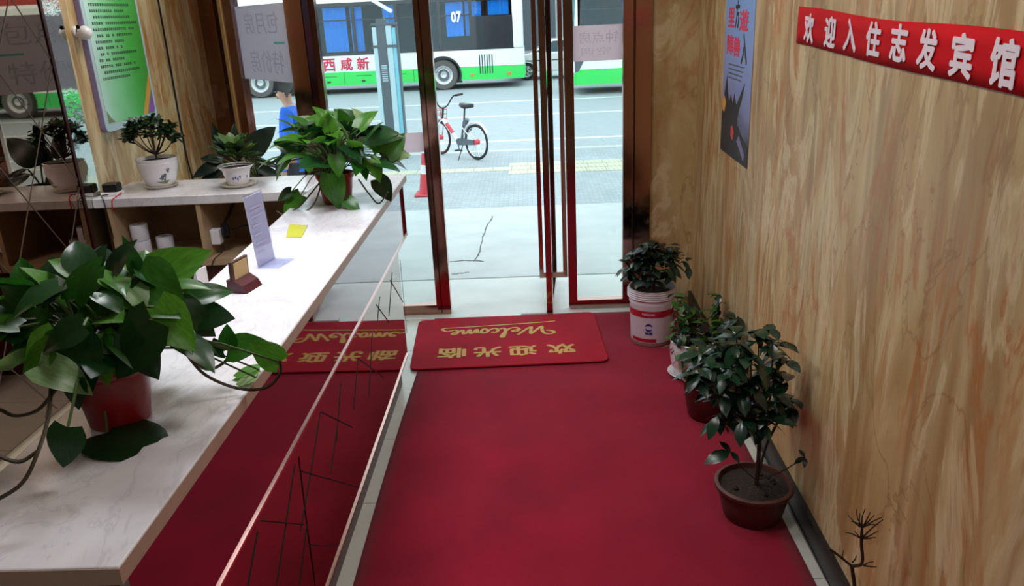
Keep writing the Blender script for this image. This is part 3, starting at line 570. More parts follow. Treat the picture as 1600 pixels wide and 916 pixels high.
for z in (.62, .70, .78): q = [B(.92, z, -.13), B(1.12, z, -.13), B(1.12, z, .13), B(.92, z, .13), B(.92, z, -.13)]; m.tube(q, .006, 4)
for s in (-.13, 0, .13): m.tube([B(.92, .78, s), B(.94, .62, s)], .005, 4); m.tube([B(1.12, .78, s), B(1.10, .62, s)], .005, 4)
m.build('basket', 'bikered', bk)
MB().tube([B(0, WR)+dd*((WR+.03)*math.cos(a))+up*((WR+.03)*math.sin(a)) for a in [.3+k*.18 for k in range(14)]], .022, 6).build('mudguard', 'bikew', bk, True)
MB().tube([B(1., WR)+dd*((WR+.03)*math.cos(a))+up*((WR+.03)*math.sin(a)) for a in [1.1+k*.18 for k in range(8)]], .018, 6).build('mudguard', 'bikew', bk, True)
MB().tube([B(.42, .28, -.06), B(.42, .28, .06)], .055, 12).build('crank', 'greydk', bk, True); MB().tube([B(.42, .28, .07), B(.36, .14, .09)], .012, 6).build('pedal_arm', 'greydk', bk, True); MB().tube([B(.30, .14, .08), B(.40, .14, .08), B(.40, .14, .16)], .014, 6).build('pedal', 'black', bk)
MB().prism([B(.0, .26, .052), B(.42, .22, .052), B(.46, .30, .052), B(.40, .34, .052), B(0, .34, .052)], side*.02).build('chain_guard', 'greydk', bk)
MB().tube([B(.30, .24, .05), B(.24, .003, .22)], .009, 6).build('kickstand', 'black', bk, True)
MB().tube([B(.26, .66, -.03), B(.30, .56, -.03), B(.18, .50, -.03)], .045, 8).build('lock', 'greydk', bk, True)

# ------------------------------------------------------------------ person outside
def skin_mesh(name, verts, edges, m, parent, sub=2):
    me = bpy.data.meshes.new(name); off = Vector((0, 0, 0)) if parent is None else parent.location
    me.from_pydata([Vector(v[0])-off for v in verts], edges, []); o = bpy.data.objects.new(name, me); COL.objects.link(o)
    md = o.modifiers.new('skin', 'SKIN'); md.use_smooth_shade = True
    sv = me.skin_vertices[0].data if me.skin_vertices else None
    if sv is None: bpy.context.view_layer.update(); me.skin_vertices.new() if hasattr(me.skin_vertices, 'new') else None; sv = me.skin_vertices[0].data
    for i, v in enumerate(verts): r = v[1]; sv[i].radius = (r, r) if not hasattr(r, '__len__') else r; sv[i].use_root = (i == 0)
    o.modifiers.new('sub', 'SUBSURF').levels = sub; o.modifiers['sub'].render_levels = sub
    dg = bpy.context.evaluated_depsgraph_get(); dg.update(); ev = bpy.data.meshes.new_from_object(o.evaluated_get(dg)); bpy.data.objects.remove(o)
    ev.materials.clear(); ev.materials.append(M[m]); 
    for p in ev.polygons: p.use_smooth = True
    o = bpy.data.objects.new(name, ev); COL.objects.link(o); o.parent = parent; return o


PYY = 8.8; pg = apz(PYY); hx = at(449, 150, Y=PYY).x; top = at(445, 125, Y=PYY).z; Hh = top-pg
pe = thing('person', 'person in a blue shirt standing outside the slanted window, facing left', 'person', (hx, PYY, pg))
def pp(dx, dy, k): return (hx+dx, PYY+dy, pg+k*Hh)
ske = [(pp(0, 0, .52), .12), (pp(.0, 0, .60), .125), (pp(0, 0, .70), .13), (pp(.01, 0, .79), (.14, .13)), (pp(.0, 0, .845), .06), (pp(-.02, 0, .875), .055), (pp(-.025, 0, .92), (.085, .075)), (pp(-.02, 0, .965), (.09, .075)), (pp(-.015, 0, .985), .06),
       (pp(.0, -.17, .81), .06), (pp(.03, -.22, .64), .045), (pp(-.04, -.23, .50), .036), (pp(-.07, -.23, .455), .036), (pp(0, .17, .81), .06), (pp(.03, .22, .64), .045), (pp(-.04, .23, .50), .036), (pp(-.07, .23, .455), .036),
       (pp(0, -.09, .48), .085), (pp(-.02, -.10, .28), .058), (pp(.03, -.10, .05), .042), (pp(-.10, -.11, .018), .035), (pp(0, .09, .48), .085), (pp(.02, .10, .28), .058), (pp(.06, .10, .05), .042), (pp(-.07, .11, .018), .035), (pp(-.125, 0, .915), .014), (pp(-.09, 0, .905), .03)]
sked = [(0, 1), (1, 2), (2, 3), (3, 4), (4, 5), (5, 6), (6, 7), (7, 8), (3, 9), (9, 10), (10, 11), (11, 12), (3, 13), (13, 14), (14, 15), (15, 16), (0, 17), (17, 18), (18, 19), (19, 20), (0, 21), (21, 22), (22, 23), (23, 24), (6, 26), (26, 25)]
skin_mesh('body', ske, sked, 'skin', pe)
for y0 in (-.23, .23):
    for k, (l, a) in enumerate(((.075, -.03), (.085, -.01), (.08, .01), (.065, .03))):
        skin_mesh('finger', [(pp(-.08+a, y0, .445), .010), (pp(-.09+a, y0*.97, .445-l*.3), .009), (pp(-.085+a, y0*.94, .445-l*.55), .008)], [(0, 1), (1, 2)], 'skin', pe, 1)
    skin_mesh('thumb', [(pp(-.10, y0*.95, .46), .011), (pp(-.13, y0*.9, .44), .009)], [(0, 1)], 'skin', pe, 1)
G = lambda i, r: (ske[i][0], r)
skin_mesh('shirt', [G(0, .15), G(1, .150), G(2, .155), G(3, (.165, .15)), (pp(0, 0, .835), .075), G(9, .078), (pp(.025, -.21, .68), .065), (pp(.02, -.22, .63), .062), G(13, .078), (pp(.025, .21, .68), .065), (pp(.02, .22, .63), .062), (pp(0, 0, .49), .15)], [(0, 1), (1, 2), (2, 3), (3, 4), (3, 5), (5, 6), (6, 7), (3, 8), (8, 9), (9, 10), (0, 11)], 'blueshirt', pe)
skin_mesh('trousers', [(pp(0, 0, .52), .135), (pp(0, -.09, .46), .10), (pp(-.02, -.10, .28), .075), (pp(.03, -.10, .06), .062), (pp(0, .09, .46), .10), (pp(.02, .10, .28), .075), (pp(.06, .10, .06), .062)], [(0, 1), (1, 2), (2, 3), (0, 4), (4, 5), (5, 6)], 'trousers', pe)
for i, j in ((19, 20), (23, 24)): a, b_ = Vector(ske[i][0]), Vector(ske[j][0]); skin_mesh('shoe', [((a.x+.03, a.y, pg+.05), .05), ((b_.x+.02, b_.y, pg+.045), .045), ((b_.x-.06, b_.y, pg+.035), .035)], [(0, 1), (1, 2)], 'shoe', pe)
skin_mesh('hair', [(pp(.0, 0, .975), (.105, .092)), (pp(.055, 0, .95), (.085, .08)), (pp(.07, 0, .915), (.055, .065)), (pp(-.06, 0, .985), (.055, .07))], [(0, 1), (1, 2), (0, 3)], 'hair', pe)
for y0 in (-.082, .082): skin_mesh('ear', [(pp(-.01, y0, .915), .016), (pp(-.005, y0*1.04, .93), .018)], [(0, 1)], 'skin', pe, 1)
for y0 in (-.03, .03): MB().lathe([(.001, -.012), (.009, -.006), (.012, 0), (.009, .006), (.001, .012)], 8, pp(-.098, y0, .932)).build('eye', 'black', pe, True)
MB().obox(pp(-.105, -.025, .892), pp(-.105, .025, .892), .012, .008).build('mouth', 'bikered', pe)

# ================================================================== reception counter
ct = thing('reception_counter', 'long reception counter with a glossy dark mirrored front and line-etched lower panel', 'counter', (-1.08, 3.0, 0))
FX = -.805; CZ = 1.212
box('upper_panel', 'frontmirror', ct, FX-.02, FX, 1.26, 4.92, .862, CZ-.04)
box('lower_panel', 'frontmirror2', ct, FX-.022, FX-.002, 1.26, 4.54, .195, .852)
box('trim_strip', 'steel', ct, FX-.03, FX+.006, 1.26, 4.92, .852, .862); box('trim_strip', 'steel', ct, FX-.03, FX+.005, 1.26, 4.54, .186, .195)
box('plinth', 'darkred', ct, -1.20, -.850, 1.28, 4.50, 0, .178)
box('carcass', 'darkwood', ct, -1.22, FX-.022, 1.27, 4.53, .178, .845); box('carcass_top', 'darkwood', ct, -1.26, FX-.02, 1.27, 4.91, .862, CZ-.04)
box('end_panel', 'steel', ct, FX-.045, FX-.003, 4.54, 4.545, .178, .845)
def etch(pts):
    q = [at(x, y, X=FX-.001) for x, y in pts]
    for a, b in zip(q, q[1:]): MB().obox(a, b, .0045, .002, (1, 0, 0)).build('etched_line', 'etch', ct)
for L_ in ([(501, 644), (487, 732), (470, 830)], [(529, 655), (517, 741)], [(502, 644), (551, 668)], [(469, 736), (562, 762)], [(461, 726), (433, 914)], [(467, 713), (480, 820), (493, 914)], [(409, 814), (476, 820)], [(403, 831), (388, 914)], [(480, 820), (469, 914)], [(486, 852), (529, 854)],
           [(610, 438), (630, 472)], [(613, 426), (608, 494)], [(593.5, 464), (590, 503)], [(588, 476), (608, 504)], [(625, 406), (636, 520)], [(560, 560), (553, 640)], [(582, 520), (577, 620)], [(560, 560), (600, 590)], [(533, 600), (526, 690)]): etch(L_)  # long line by the far end is a plain dark line beside the etching
slab = MB().prism([(-1.24, 1.228, CZ-.04), (-.798, 1.228, CZ-.04), (-.798, 5.03, CZ-.04), (-1.33, 5.03, CZ-.04)], (0, 0, .04)).build('counter_top', 'marble', None, bevel=.004)
MB().box(-.798, -.7962, 1.2262, 5.031, CZ-.0395, CZ-.0025).box(-1.24, -.798, 1.2262, 1.228, CZ-.0395, CZ-.0025).build('edge_shade', 'edgeshade', slab)  # thin tan strips paint the shade on the slab's front and near-end faces
tag(slab, 'long white marble counter top lying on the reception counter', 'counter top')
# staff-side shelf unit under the ledge
su = thing('shelf_unit', 'light wooden open shelf unit with cubbies below the marble ledge', 'shelf', (-2.04, 5.05, 0))
LX0, LX1 = XL+.004, -1.372
box('shelf_board', 'wood', su, LX0, LX1, 4.80, 5.28, .728, .770); box('back_panel', 'woodin', su, LX0, LX1, 5.28, 5.295, .10, 1.125); box('base_panel', 'darkred', su, LX0, LX1, 4.84, 4.86, .0, .728)
for x in (-2.065, -2.62, -1.39): box('divider', 'wood', su, x-.014, x+.014, 4.80, 5.28, .770, 1.125)
tag(MB().box(LX0, -1.372, 4.785, 5.315, 1.126, 1.183, .004).build('marble_ledge', 'marble'), 'white marble ledge along the window end joining the counter to the wall', 'ledge')
# staff desk and chair behind the counter
dk = thing('staff_desk', 'low wooden staff desk tucked behind the counter', 'desk', (-1.52, 3.0, 0))
box('desk_top', 'wood', dk, -1.78, -1.30, 1.5, 4.5, .70, .73, .004)
for y in (1.55, 3.0, 4.43): box('side_panel', 'wood', dk, -1.76, -1.32, y, y+.03, 0, .70)
ch = thing('office_chair', 'black office chair behind the near end of the counter', 'chair', (-2.0, 2.0, 0))
MB().box(-2.22, -1.80, 1.78, 2.22, .44, .52, .04).build('seat', 'black', ch); MB().box(-2.28, -2.20, 1.80, 2.20, .60, 1.05, .035).build('backrest', 'black', ch); MB().tube([(-2.02, 2, .06), (-2.02, 2, .44)], .03, 10).build('column', 'black', ch); MB().tube([(-2.2, 2, .48), (-2.26, 2, .62)], .02, 8).build('back_bracket', 'black', ch)
for k in range(5): a = 2*PI*k/5; MB().tube([(-2.02, 2, .08), (-2.02+.28*math.cos(a), 2+.28*math.sin(a), .05)], .02, 6).build('leg', 'black', ch); MB().lathe([(.001, -.02), (.028, -.015), (.03, 0), (.028, .015), (.001, .02)], 10, (-2.02+.28*math.cos(a), 2+.28*math.sin(a), .03), 'y').build('castor', 'black', ch, True)

# carpet and welcome mat
m = MB(); nx, ny = 24, 110; cl = lambda y: -.775+(.012)*math.sin(y*1.3); cr_ = lambda y: 1.05
for j in range(ny+1):
    y = -.6+(5.60+.6)*j/ny
    for i in range(nx+1):
        x = cl(y)+(cr_(y)-cl(y))*i/nx; m.v.append(Vector((x, y, .0062+.0038*math.sin(y*8.5+.6*math.sin(x*2)+y*y*.12)*min(1, i/3, (nx-i)/3))))
for j in range(ny):
    for i in range(nx): a = j*(nx+1)+i; m.f.append((a, a+1, a+nx+2, a+nx+1))
cpt = m.build('carpet_runner', 'carpet', None, True); sd = cpt.modifiers.new('thick', 'SOLIDIFY'); sd.thickness = .002; sd.offset = -1
tag(cpt, 'long red carpet runner covering the lobby floor', 'carpet')
c0, c1, c2, c3 = Vector((-.829, 4.671, 0)), Vector((.456, 4.708, 0)), Vector((.425, 5.595, 0)), Vector((-.876, 5.537, 0))
wm = thing('welcome_mat', 'red welcome mat with gold lettering in front of the door', 'mat', (c0+c2)/2+Vector((0, 0, .011)))
def rquad(cs, r, n=5):
    out = []
    for i in range(4):
        p, q, t = cs[i-1], cs[i], cs[(i+1) % 4]; a = (p-q).normalized(); b = (t-q).normalized()
        for k in range(n+1): s_ = k/n; out.append(q + a*r*(1-s_)**2 + b*r*s_**2)
    return out
MB().prism([v+Vector((0, 0, .011)) for v in rquad([c0, c1, c2, c3], .06)], (0, 0, .010)).build('mat_sheet', 'mat', wm, bevel=.003)
rt = (c0-c1).normalized(); upv = (c0-c3).normalized()   # reading directions: the text faces people coming in
MZ = .0222
for t, x, y in (('欢', 877, 545), ('迎', 817, 548), ('光', 762, 550), ('临', 706, 552)): text('lettering', t, 'gold', wm, at(x, y, z=MZ), rt, upv, .2, w=.19, h=.165, bold=.006)
# flowing script word drawn as flat strokes (unit: letter height 1, reading left to right)
word = [[(0, .62), (-.25, .72), (-.42, .95), (-.2, 1.15), (.1, 1.05), (.22, .6), (.2, .05), (.55, .55), (.85, 1.0), (.82, .5), (.78, .05), (1.2, .55), (1.55, 1.05)],
        [(1.35, .30), (1.75, .42), (1.78, .58), (1.55, .55), (1.45, .25), (1.65, .02), (2.0, .2), (2.35, .85), (2.45, 1.25), (2.3, 1.2), (2.2, .5), (2.25, .05), (2.5, .15)],
        [(2.95, .5), (2.75, .6), (2.58, .3), (2.75, .03), (3.05, .2), (3.2, .5), (3.35, .6), (3.5, .4), (3.4, .05), (3.2, .1), (3.15, .4), (3.35, .58), (3.7, .5)],
        [(3.72, .58), (3.74, .03), (3.95, .5), (4.1, .55), (4.12, .03), (4.32, .5), (4.48, .55), (4.5, .05), (4.75, .28), (5.05, .42), (5.02, .6), (4.82, .5), (4.78, .15), (5.0, .0), (5.35, .15), (5.6, -.1), (5.5, -.32), (4.6, -.34), (2.5, -.42), (.2, -.52), (-.6, -.62)]]
wO, wS = at(852, 509, z=MZ), .118
wR = at(712, 516, z=MZ)-wO; sc_x = wR.length/4.9; wr_ = wR.normalized(); wu = upv
for st in word:
    q = spline([wO + wr_*(x*sc_x) + wu*(y*wS*1.15) for x, y in st], 5); rr = []
    for i, p in enumerate(q): d = (q[min(i+1, len(q)-1)]-q[max(i-1, 0)]).normalized(); rr.append(.0095*(.75+.5*abs(d.dot(wu))))
    m = MB().tube(q, rr, 8)
    for v in m.v: v.z = MZ + (v.z-MZ)*.06
    m.build('script_stroke', 'gold', wm)

# ================================================================== plants
def pot(parent, c, r0, r1, h, m, lip=.012, soilz=.02, name='pot', ripple=0):
    c = Vector(c); b = MB().lathe([(.001, .0), (r0*.95, 0), (r0, .006), (r0+(r1-r0)*.55, h*.5), (r1-.004, h-.03), (r1+lip*.4, h-.028), (r1+lip, h-.02), (r1+lip, h-.004), (r1+lip*.5, h), (r1-.006, h), (r1-.012, h-.02), (r1-.02, h-.06)], 40, c).build(name, m, parent, True)
    MB().lathe([(.001, h-soilz+.006), (r1*.5, h-soilz+.004), (r1-.013, h-soilz)], 28, c).build('soil', 'soil', parent, True)
    return b
def petioles(parent, pairs, m='stem', r=.0035):
    mb = MB()
    for a, b, lift in pairs:
        a, b = Vector(a), Vector(b); mid = (a+b)/2 + Vector((0, 0, lift)); mb.tube(spline([a, mid, b], 3), r, 4)
    o = mb.build('stems', m, parent, True); o['kind'] = 'stuff'; return o
def pothos(label, name, base, r, h, cc, rad, n, size, explicit, vines, dark):
    t = thing(name, label, 'plant', base); pot(t, base, r*.78, r, h, 'redpot', .006)
    c = Vector(cc); rim = Vector(base)+Vector((0, 0, h)); pairs = []
    for i in range(n):
        a = 2*PI*i*.618+rnd(-.3, .3); e = math.asin(min(1, rnd(-.25, 1)))
        rv = Vector((math.cos(a)*math.cos(e), math.sin(a)*math.cos(e), math.sin(e)))
        k = rnd(.55, .92); b = c + Vector((rv.x*rad[0], rv.y*rad[1], rv.z*rad[2]))*k
        d = Vector((rv.x, rv.y, 0))*1.0 + rdir()*.65 + Vector((0, 0, rnd(-.8, .55)+.35*rv.z)); nn = rv*.7 + Vector((0, 0, 1.0)) + rdir()*.25
        me = random.choices(PO, dark)[0]; s_ = rnd(*size)
        if b.z < rim.z+.05 and rv.y < -.2: b.z += .09
        if (b+d.normalized()*s_).z < base[2]+.01: d.z = abs(d.z)*.2
        put_leaf(me, t, b, d, nn, s_); pairs.append((rim+Vector((rnd(-.05, .05), rnd(-.05, .05), -.01)), b, .05))
    for b, tp, me, nh in explicit:
        d = tp-b; put_leaf(PO[me], t, b, d, nh, d.length*1.05); pairs.append((rim, b, .06))
    petioles(t, pairs)
    for v in vines:
        v = [Vector((0, 0, CAM_H))+(p-Vector((0, 0, CAM_H)))*.955 for p in v]; MB().tube(spline(v, 6), .0045, 5).build('vine', 'vine', t, True)
    return t
UPC = Vector((0, -.75, .8))     # normals leaning up and into the lobby
def ex(b, tp, Yb, Yt, me, nh=UPC): return (at(*b, Y=Yb*.973), at(*tp, Y=Yt*.973), me, nh)
exN = [ex((215, 462), (309, 386), 2.0, 2.02, 0), ex((185, 465), (250, 390), 1.98, 2.08, 4), ex((160, 478), (98, 402), 1.97, 2.0, 0), ex((92, 505), (66, 402), 1.9, 1.96, 2), ex((52, 475), (3, 438), 1.9, 1.86, 0), ex((178, 455), (150, 398), 2.05, 2.12, 4),
       ex((242, 480), (297, 540), 1.80, 1.74, 0), ex((238, 500), (172, 588), 1.74, 1.70, 3), ex((60, 572), (142, 602), 1.66, 1.66, 4, Vector((0, -.4, 1))), ex((82, 545), (26, 580), 1.7, 1.68, 0), ex((308, 466), (362, 446), 2.0, 2.05, 1), ex((300, 492), (362, 494), 1.98, 1.98, 3), ex((120, 590), (112, 642), 1.68, 1.66, 2),
       ex((296, 450), (334, 468), 2.05, 2.05, 0), ex((270, 480), (335, 520), 1.95, 1.95, 2), ex((20, 500), (-30, 470), 1.85, 1.85, 2), ex((130, 510), (60, 540), 1.7, 1.66, 2), ex((150, 420), (120, 470), 1.95, 1.85, 0), ex((205, 520), (240, 590), 1.76, 1.72, 2), ex((215, 430), (275, 470), 1.95, 1.85, 0)]
flat = lambda b, tp, me: (at(*b, z=1.226), at(*tp, z=1.22), me, Vector((0, 0, 1)))
exN += [flat((168, 676), (262, 706), 3), (at(106, 668, Y=1.52), at(94, 732, Y=1.5), 3, Vector((.1, -1, .25))), (at(437, 566, Y=1.94), at(390, 536, Y=1.94), 0, Vector((.2, -1, .3))), flat((405, 578), (352, 588), 0), (at(358, 548, Y=2.0), at(412, 531, Y=2.0), 0, UPC), (at(358, 545, Y=2.0), at(352, 508, Y=2.02), 0, UPC), (at(330, 535, Y=2.0), at(346, 560, Y=1.98), 2, Vector((0, -1, .1))), flat((400, 590), (358, 602), 4)]
vN = [[at(285, 545, Y=1.95), at(320, 585, Y=2.0), at(372, 607, Y=2.03), at(415, 606, Y=2.03), at(437, 585, Y=2.03), at(438, 563, Y=2.02)], [at(285, 548, Y=1.96), at(322, 577, Y=2.05), at(352, 565, Y=2.1), at(359, 545, Y=2.1)], [at(290, 540, Y=1.98), at(318, 556, Y=2.1), at(332, 535, Y=2.12)],
      [at(80, 600, Y=1.72), at(76, 650, Y=1.6), at(60, 705, Y=1.5), at(35, 755, Y=1.45), at(-10, 785, Y=1.42)], [at(60, 705, Y=1.5), at(30, 722, Y=1.48), at(-10, 710, Y=1.48)], [at(90, 605, Y=1.72), at(60, 640, Y=1.7), at(25, 650, Y=1.75), at(0, 640, Y=1.78)]]
pothos('big bushy pothos in a red pot on the near end of the counter', 'potted_pothos', at(190, 655, z=CZ), .095, .17, (-1.12, 1.88, 1.43), (.28, .24, .20), 92, (.085, .135), exN, vN, (6, 5, 4, 3, 1))
exF = [ex((600, 248), (637, 236), 4.42, 4.42, 4), ex((575, 215), (625, 205), 4.4, 4.4, 2), ex((470, 305), (440, 332), 4.35, 4.3, 0), ex((455, 300), (430, 310), 4.35, 4.35, 2), ex((480, 230), (440, 222), 4.4, 4.4, 4), ex((490, 205), (455, 190), 4.5, 4.5, 1), ex((518, 272), (528, 325), 4.25, 4.2, 1), ex((540, 205), (480, 178), 4.45, 4.45, 0), ex((560, 200), (525, 168), 4.5, 4.5, 0), ex((590, 280), (612, 312), 4.35, 4.33, 2), ex((540, 312), (560, 326), 4.25, 4.2, 0)]
vF = [[at(500, 285, Y=4.38), at(470, 320, Y=4.35), at(445, 335, Y=4.33), at(432, 330, Y=4.33)], [at(560, 280, Y=4.38), at(578, 305, Y=4.36), at(592, 318, Y=4.36), at(606, 300, Y=4.36)], [at(505, 280, Y=4.38), at(488, 322, Y=4.34), at(455, 340, Y=4.3)]]
pothos('bushy pothos in a red pot at the far end of the counter by the window', 'potted_pothos', at(528, 316, z=CZ), .098, .165, (-1.04, 4.30, 1.49), (.31, .28, .20), 84, (.10, .165), exF, vF, (6, 5, 4, 3, 1.5))

def shrub(t, tips, leaves, per, size, spread=.05, droop=.1, jitter=.02):
    for p in tips:
        p = Vector(p); n = int(rnd(*per)+.5)
        for k in range(n):
            a = 2*PI*k/n+rnd(-.4, .4); d = Vector((math.cos(a), math.sin(a), rnd(-droop*4, .55)))
            put_leaf(random.choice(leaves), t, p+rdir()*jitter, d, Vector((0, 0, 1))+rdir()*.25, rnd(*size))
def branches(t, root, fork, tips, m='bark', r0=.012, name='branch'):
    MB().tube(spline([root, (Vector(root)+Vector(fork))/2+rdir()*.008, fork], 4), [r0*(1-.25*k/8) for k in range(9)], 7).build('trunk', m, t, True)
    for p in tips:
        f = Vector(fork); p = Vector(p)
        if p.x > .4: p.x = min(p.x, 1.07)
        mid = (f*.5+p*.5)+Vector((0, 0, -.02))+rdir()*.01
        MB().tube(spline([f, mid, p], 3), [r0*.6*(1-.6*k/6) for k in range(7)], 5).build(name, m, t, True)
# paint bucket planter
bc = Vector((.775, 5.055, .014))
bt = thing('bucket_planter', 'white paint bucket with a red band holding a dense dark shrub, beside the door', 'potted plant', bc)
bp = MB().lathe([(.001, 0), (.135, 0), (.137, .008), (.146, .27), (.150, .285), (.150, .295), (.147, .30), (.148, .315), (.158, .325), (.160, .372), (.156, .384), (.147, .384), (.145, .36), (.143, .31)], 48, bc).build('bucket', 'bucket', bt, True)
for k in range(4): MB().lathe([(.1595, .322+k*.014), (.1635, .326+k*.014), (.1595, .331+k*.014)], 48, bc).build('wrinkle', 'bucket', bp, True)
Rb = lambda z: .137+(.009)*(z-.008)/.262+.0012
MB().lathe([(Rb(.205), .205), (Rb(.252), .252)], 48, bc).build('red_band', 'bucketred', bt, True); MB().lathe([(Rb(.0), .004), (Rb(.025), .025)], 48, bc).build('grime_band', 'rust', bt, True)
MB().lathe([(Rb(.03)+.0004, .03), (Rb(.055)+.0004, .055)], 16, bc, 'z', math.radians(200), math.radians(275)).build('red_swoosh', 'bucketred', bt, True)
def wrap(name, body, m, z, ang, size, w, h, bold=.0):
    me = text_mesh(body, size)
    if bold: embolden(me, bold)
    xs = [v.co.x for v in me.vertices]; ys = [v.co.y for v in me.vertices]; sx, sy = w/(max(xs)-min(xs)), h/(max(ys)-min(ys)); cx, cy = (max(xs)+min(xs))/2, (max(ys)+min(ys))/2
    for v in me.vertices:
        zz = z+(v.co.y-cy)*sy; r = Rb(zz)+.001+v.co.z; a = ang+(v.co.x-cx)*sx/Rb(z); v.co = Vector((r*math.cos(a), r*math.sin(a), zz))
    me.materials.clear(); me.materials.append(M[m]); o = bpy.data.objects.new(name, me); COL.objects.link(o); o.parent = bt
fa = math.atan2(-bc.y, -bc.x)-.12
wrap('band_lettering', '中国驰名商标', 'white', .229, fa-.02, .02, .085, .016)
wrap('brand_lettering', '科顺', 'blueprint', .095, fa-.0, .03, .05, .02, .001)
for ang0, r0 in ((.3, .020), (3.4, .018)):
    m = MB(); q = []
    for k in range(13):
        a = ang0+k*PI*.8/12; wv = .006*math.sin(PI*k/12)+.0006
        for rr in (r0-wv, r0+wv): zz = .135+rr*math.sin(a)*1.1; an = fa+rr*math.cos(a)*1.2/.14; m.v.append(bc+Vector(((Rb(zz)+.001)*math.cos(an), (Rb(zz)+.001)*math.sin(an), zz)))
    m.f = [(2*k, 2*k+1, 2*k+3, 2*k+2) for k in range(12)]; m.build('logo_swirl', 'blueprint', bt)
MB().lathe([(.001, .34), (.08, .338), (.143, .332)], 28, bc).build('soil', 'soil', bt, True)
tips = []
for i in range(31):
    v = rdir(); v.z = abs(v.z)*1.1-.3; tips.append(Vector((.80, 5.05, .515))+Vector((v.x*.185, v.y*.15, v.z*.19)))
branches(bt, bc+Vector((0, 0, .33)), Vector((.79, 5.05, .47)), tips[::4]); shrub(bt, tips, SHD, (9, 10), (.065, .10), droop=.15, jitter=.04)
# white ceramic pot with a two-stalked light shrub
wp = Vector((.94, 4.50, .010)); wt = thing('potted_shrub', 'light green shrub in a white ceramic pot next to the bucket', 'potted plant', wp)
MB().lathe([(.001, 0), (.10, 0), (.105, .01), (.13, .10), (.135, .18), (.128, .215), (.134, .225), (.128, .23), (.12, .20)], 40, wp).build('pot', 'ceramic', wt, True); MB().lathe([(.001, 0.002), (.12, .002), (.145, .02), (.14, .022), (.11, .008)], 40, wp).build('saucer', 'ceramic', wt, True); MB().lathe([(.001, .205), (.122, .20)], 24, wp).build('soil', 'soil', wt, True)
tips = [at(x, y, Y=Yy) for x, y, Yy in ((1062, 470, 4.48), (1075, 490, 4.5), (1065, 505, 4.45), (1080, 520, 4.5), (1060, 530, 4.45), (1090, 500, 4.55), (1085, 545, 4.42), (1135, 470, 4.55), (1145, 490, 4.55), (1128, 500, 4.5), (1150, 515, 4.5), (1120, 525, 4.5), (1110, 545, 4.5), (1160, 535, 4.5), (1070, 550, 4.42))]
branches(wt, wp+Vector((0, 0, .2)), wp+Vector((0, .0, .30)), tips[::2]); shrub(wt, tips, SHL+[SHL[0]]*2, (16, 19), (.055, .085), droop=.3, jitter=.05)
# brown plastic pot
bq = Vector((.935, 3.98, .010)); br = thing('potted_shrub', 'leafy dark shrub in a brown plastic pot in the middle of the row', 'potted plant', bq); pot(br, bq, .115, .150, .23, 'brownpot', .008, .03)
tips = [at(x, y, Y=Yy) for x, y, Yy in ((1095, 560, 3.95), (1115, 545, 4.0), (1105, 585, 3.9), (1130, 575, 3.95), (1150, 590, 3.95), (1140, 610, 3.9), (1165, 560, 4.05), (1120, 605, 3.85), (1160, 620, 3.95), (1185, 600, 4.0), (1150, 540, 4.05), (1180, 500, 4.1), (1165, 515, 4.1), (1200, 510, 4.1))]
branches(br, bq+Vector((0, 0, .2)), bq+Vector((.01, 0, .28)), tips[::2]); shrub(br, tips, SH, (10, 13), (.07, .115), droop=.2, jitter=.03)
# terracotta pot with a small tree
tq = Vector((.925, 3.045, .010)); tt_ = thing('potted_tree', 'small glossy-leaved tree in a terracotta pot, nearest of the standing row', 'potted plant', tq); pot(tt_, tq, .125, .158, .165, 'terracotta', .010, .022)
for k in range(9): a = rnd(0, 2*PI); q = tq+Vector((.09*math.cos(a), .09*math.sin(a), .148)); s_ = rnd(.006, .014); MB().lathe([(.001, -s_), (s_, -s_*.3), (s_*.9, s_*.5), (.001, s_)], 7, q).build('clod', 'soil', tt_)
fork = at(1187, 672, Y=3.05); rootp = tq+Vector((.01, 0, .14))
tips = [at(x, y, Y=Yy) for x, y, Yy in ((1112, 565, 3.05), (1092, 585, 3.0), (1100, 555, 3.1), (1128, 545, 3.1), (1150, 530, 3.0), (1185, 525, 3.1), (1212, 535, 3.05), (1222, 560, 3.15), (1172, 560, 2.95), (1140, 580, 2.95), (1198, 580, 3.0), (1225, 590, 3.1), (1168, 605, 2.95), (1205, 620, 3.0), (1130, 615, 3.0), (1130, 655, 2.95), (1165, 650, 2.92), (1195, 655, 2.95), (1215, 640, 3.05), (1250, 625, 3.1), (1245, 610, 3.2), (1155, 555, 3.15))]
branches(tt_, rootp, fork, tips, r0=.011); MB().tube(spline([rootp, at(1196, 700, Y=3.08), at(1215, 660, Y=3.1)], 4), .006, 6).build('branch', 'bark', tt_, True)
shrub(tt_, tips, SH, (10, 13), (.07, .115), droop=.2, jitter=.025)
for p_, ds in ((at(1142, 706, Y=2.95), (at(1105, 716, Y=2.9), at(1130, 690, Y=2.95), at(1155, 718, Y=2.9))), (at(1258, 715, Y=2.88), (at(1240, 722, Y=2.88), at(1272, 725, Y=2.84), at(1270, 705, Y=2.88)))):
    MB().tube(spline([rootp+Vector((0, 0, .03)), (rootp+p_)/2+Vector((0, 0, .0)), p_], 3), .0025, 4).build('branch', 'bark', tt_, True)
    for q in ds: put_leaf(SH[1], tt_, p_, q-p_, Vector((0, -.6, 1)), (q-p_).length)
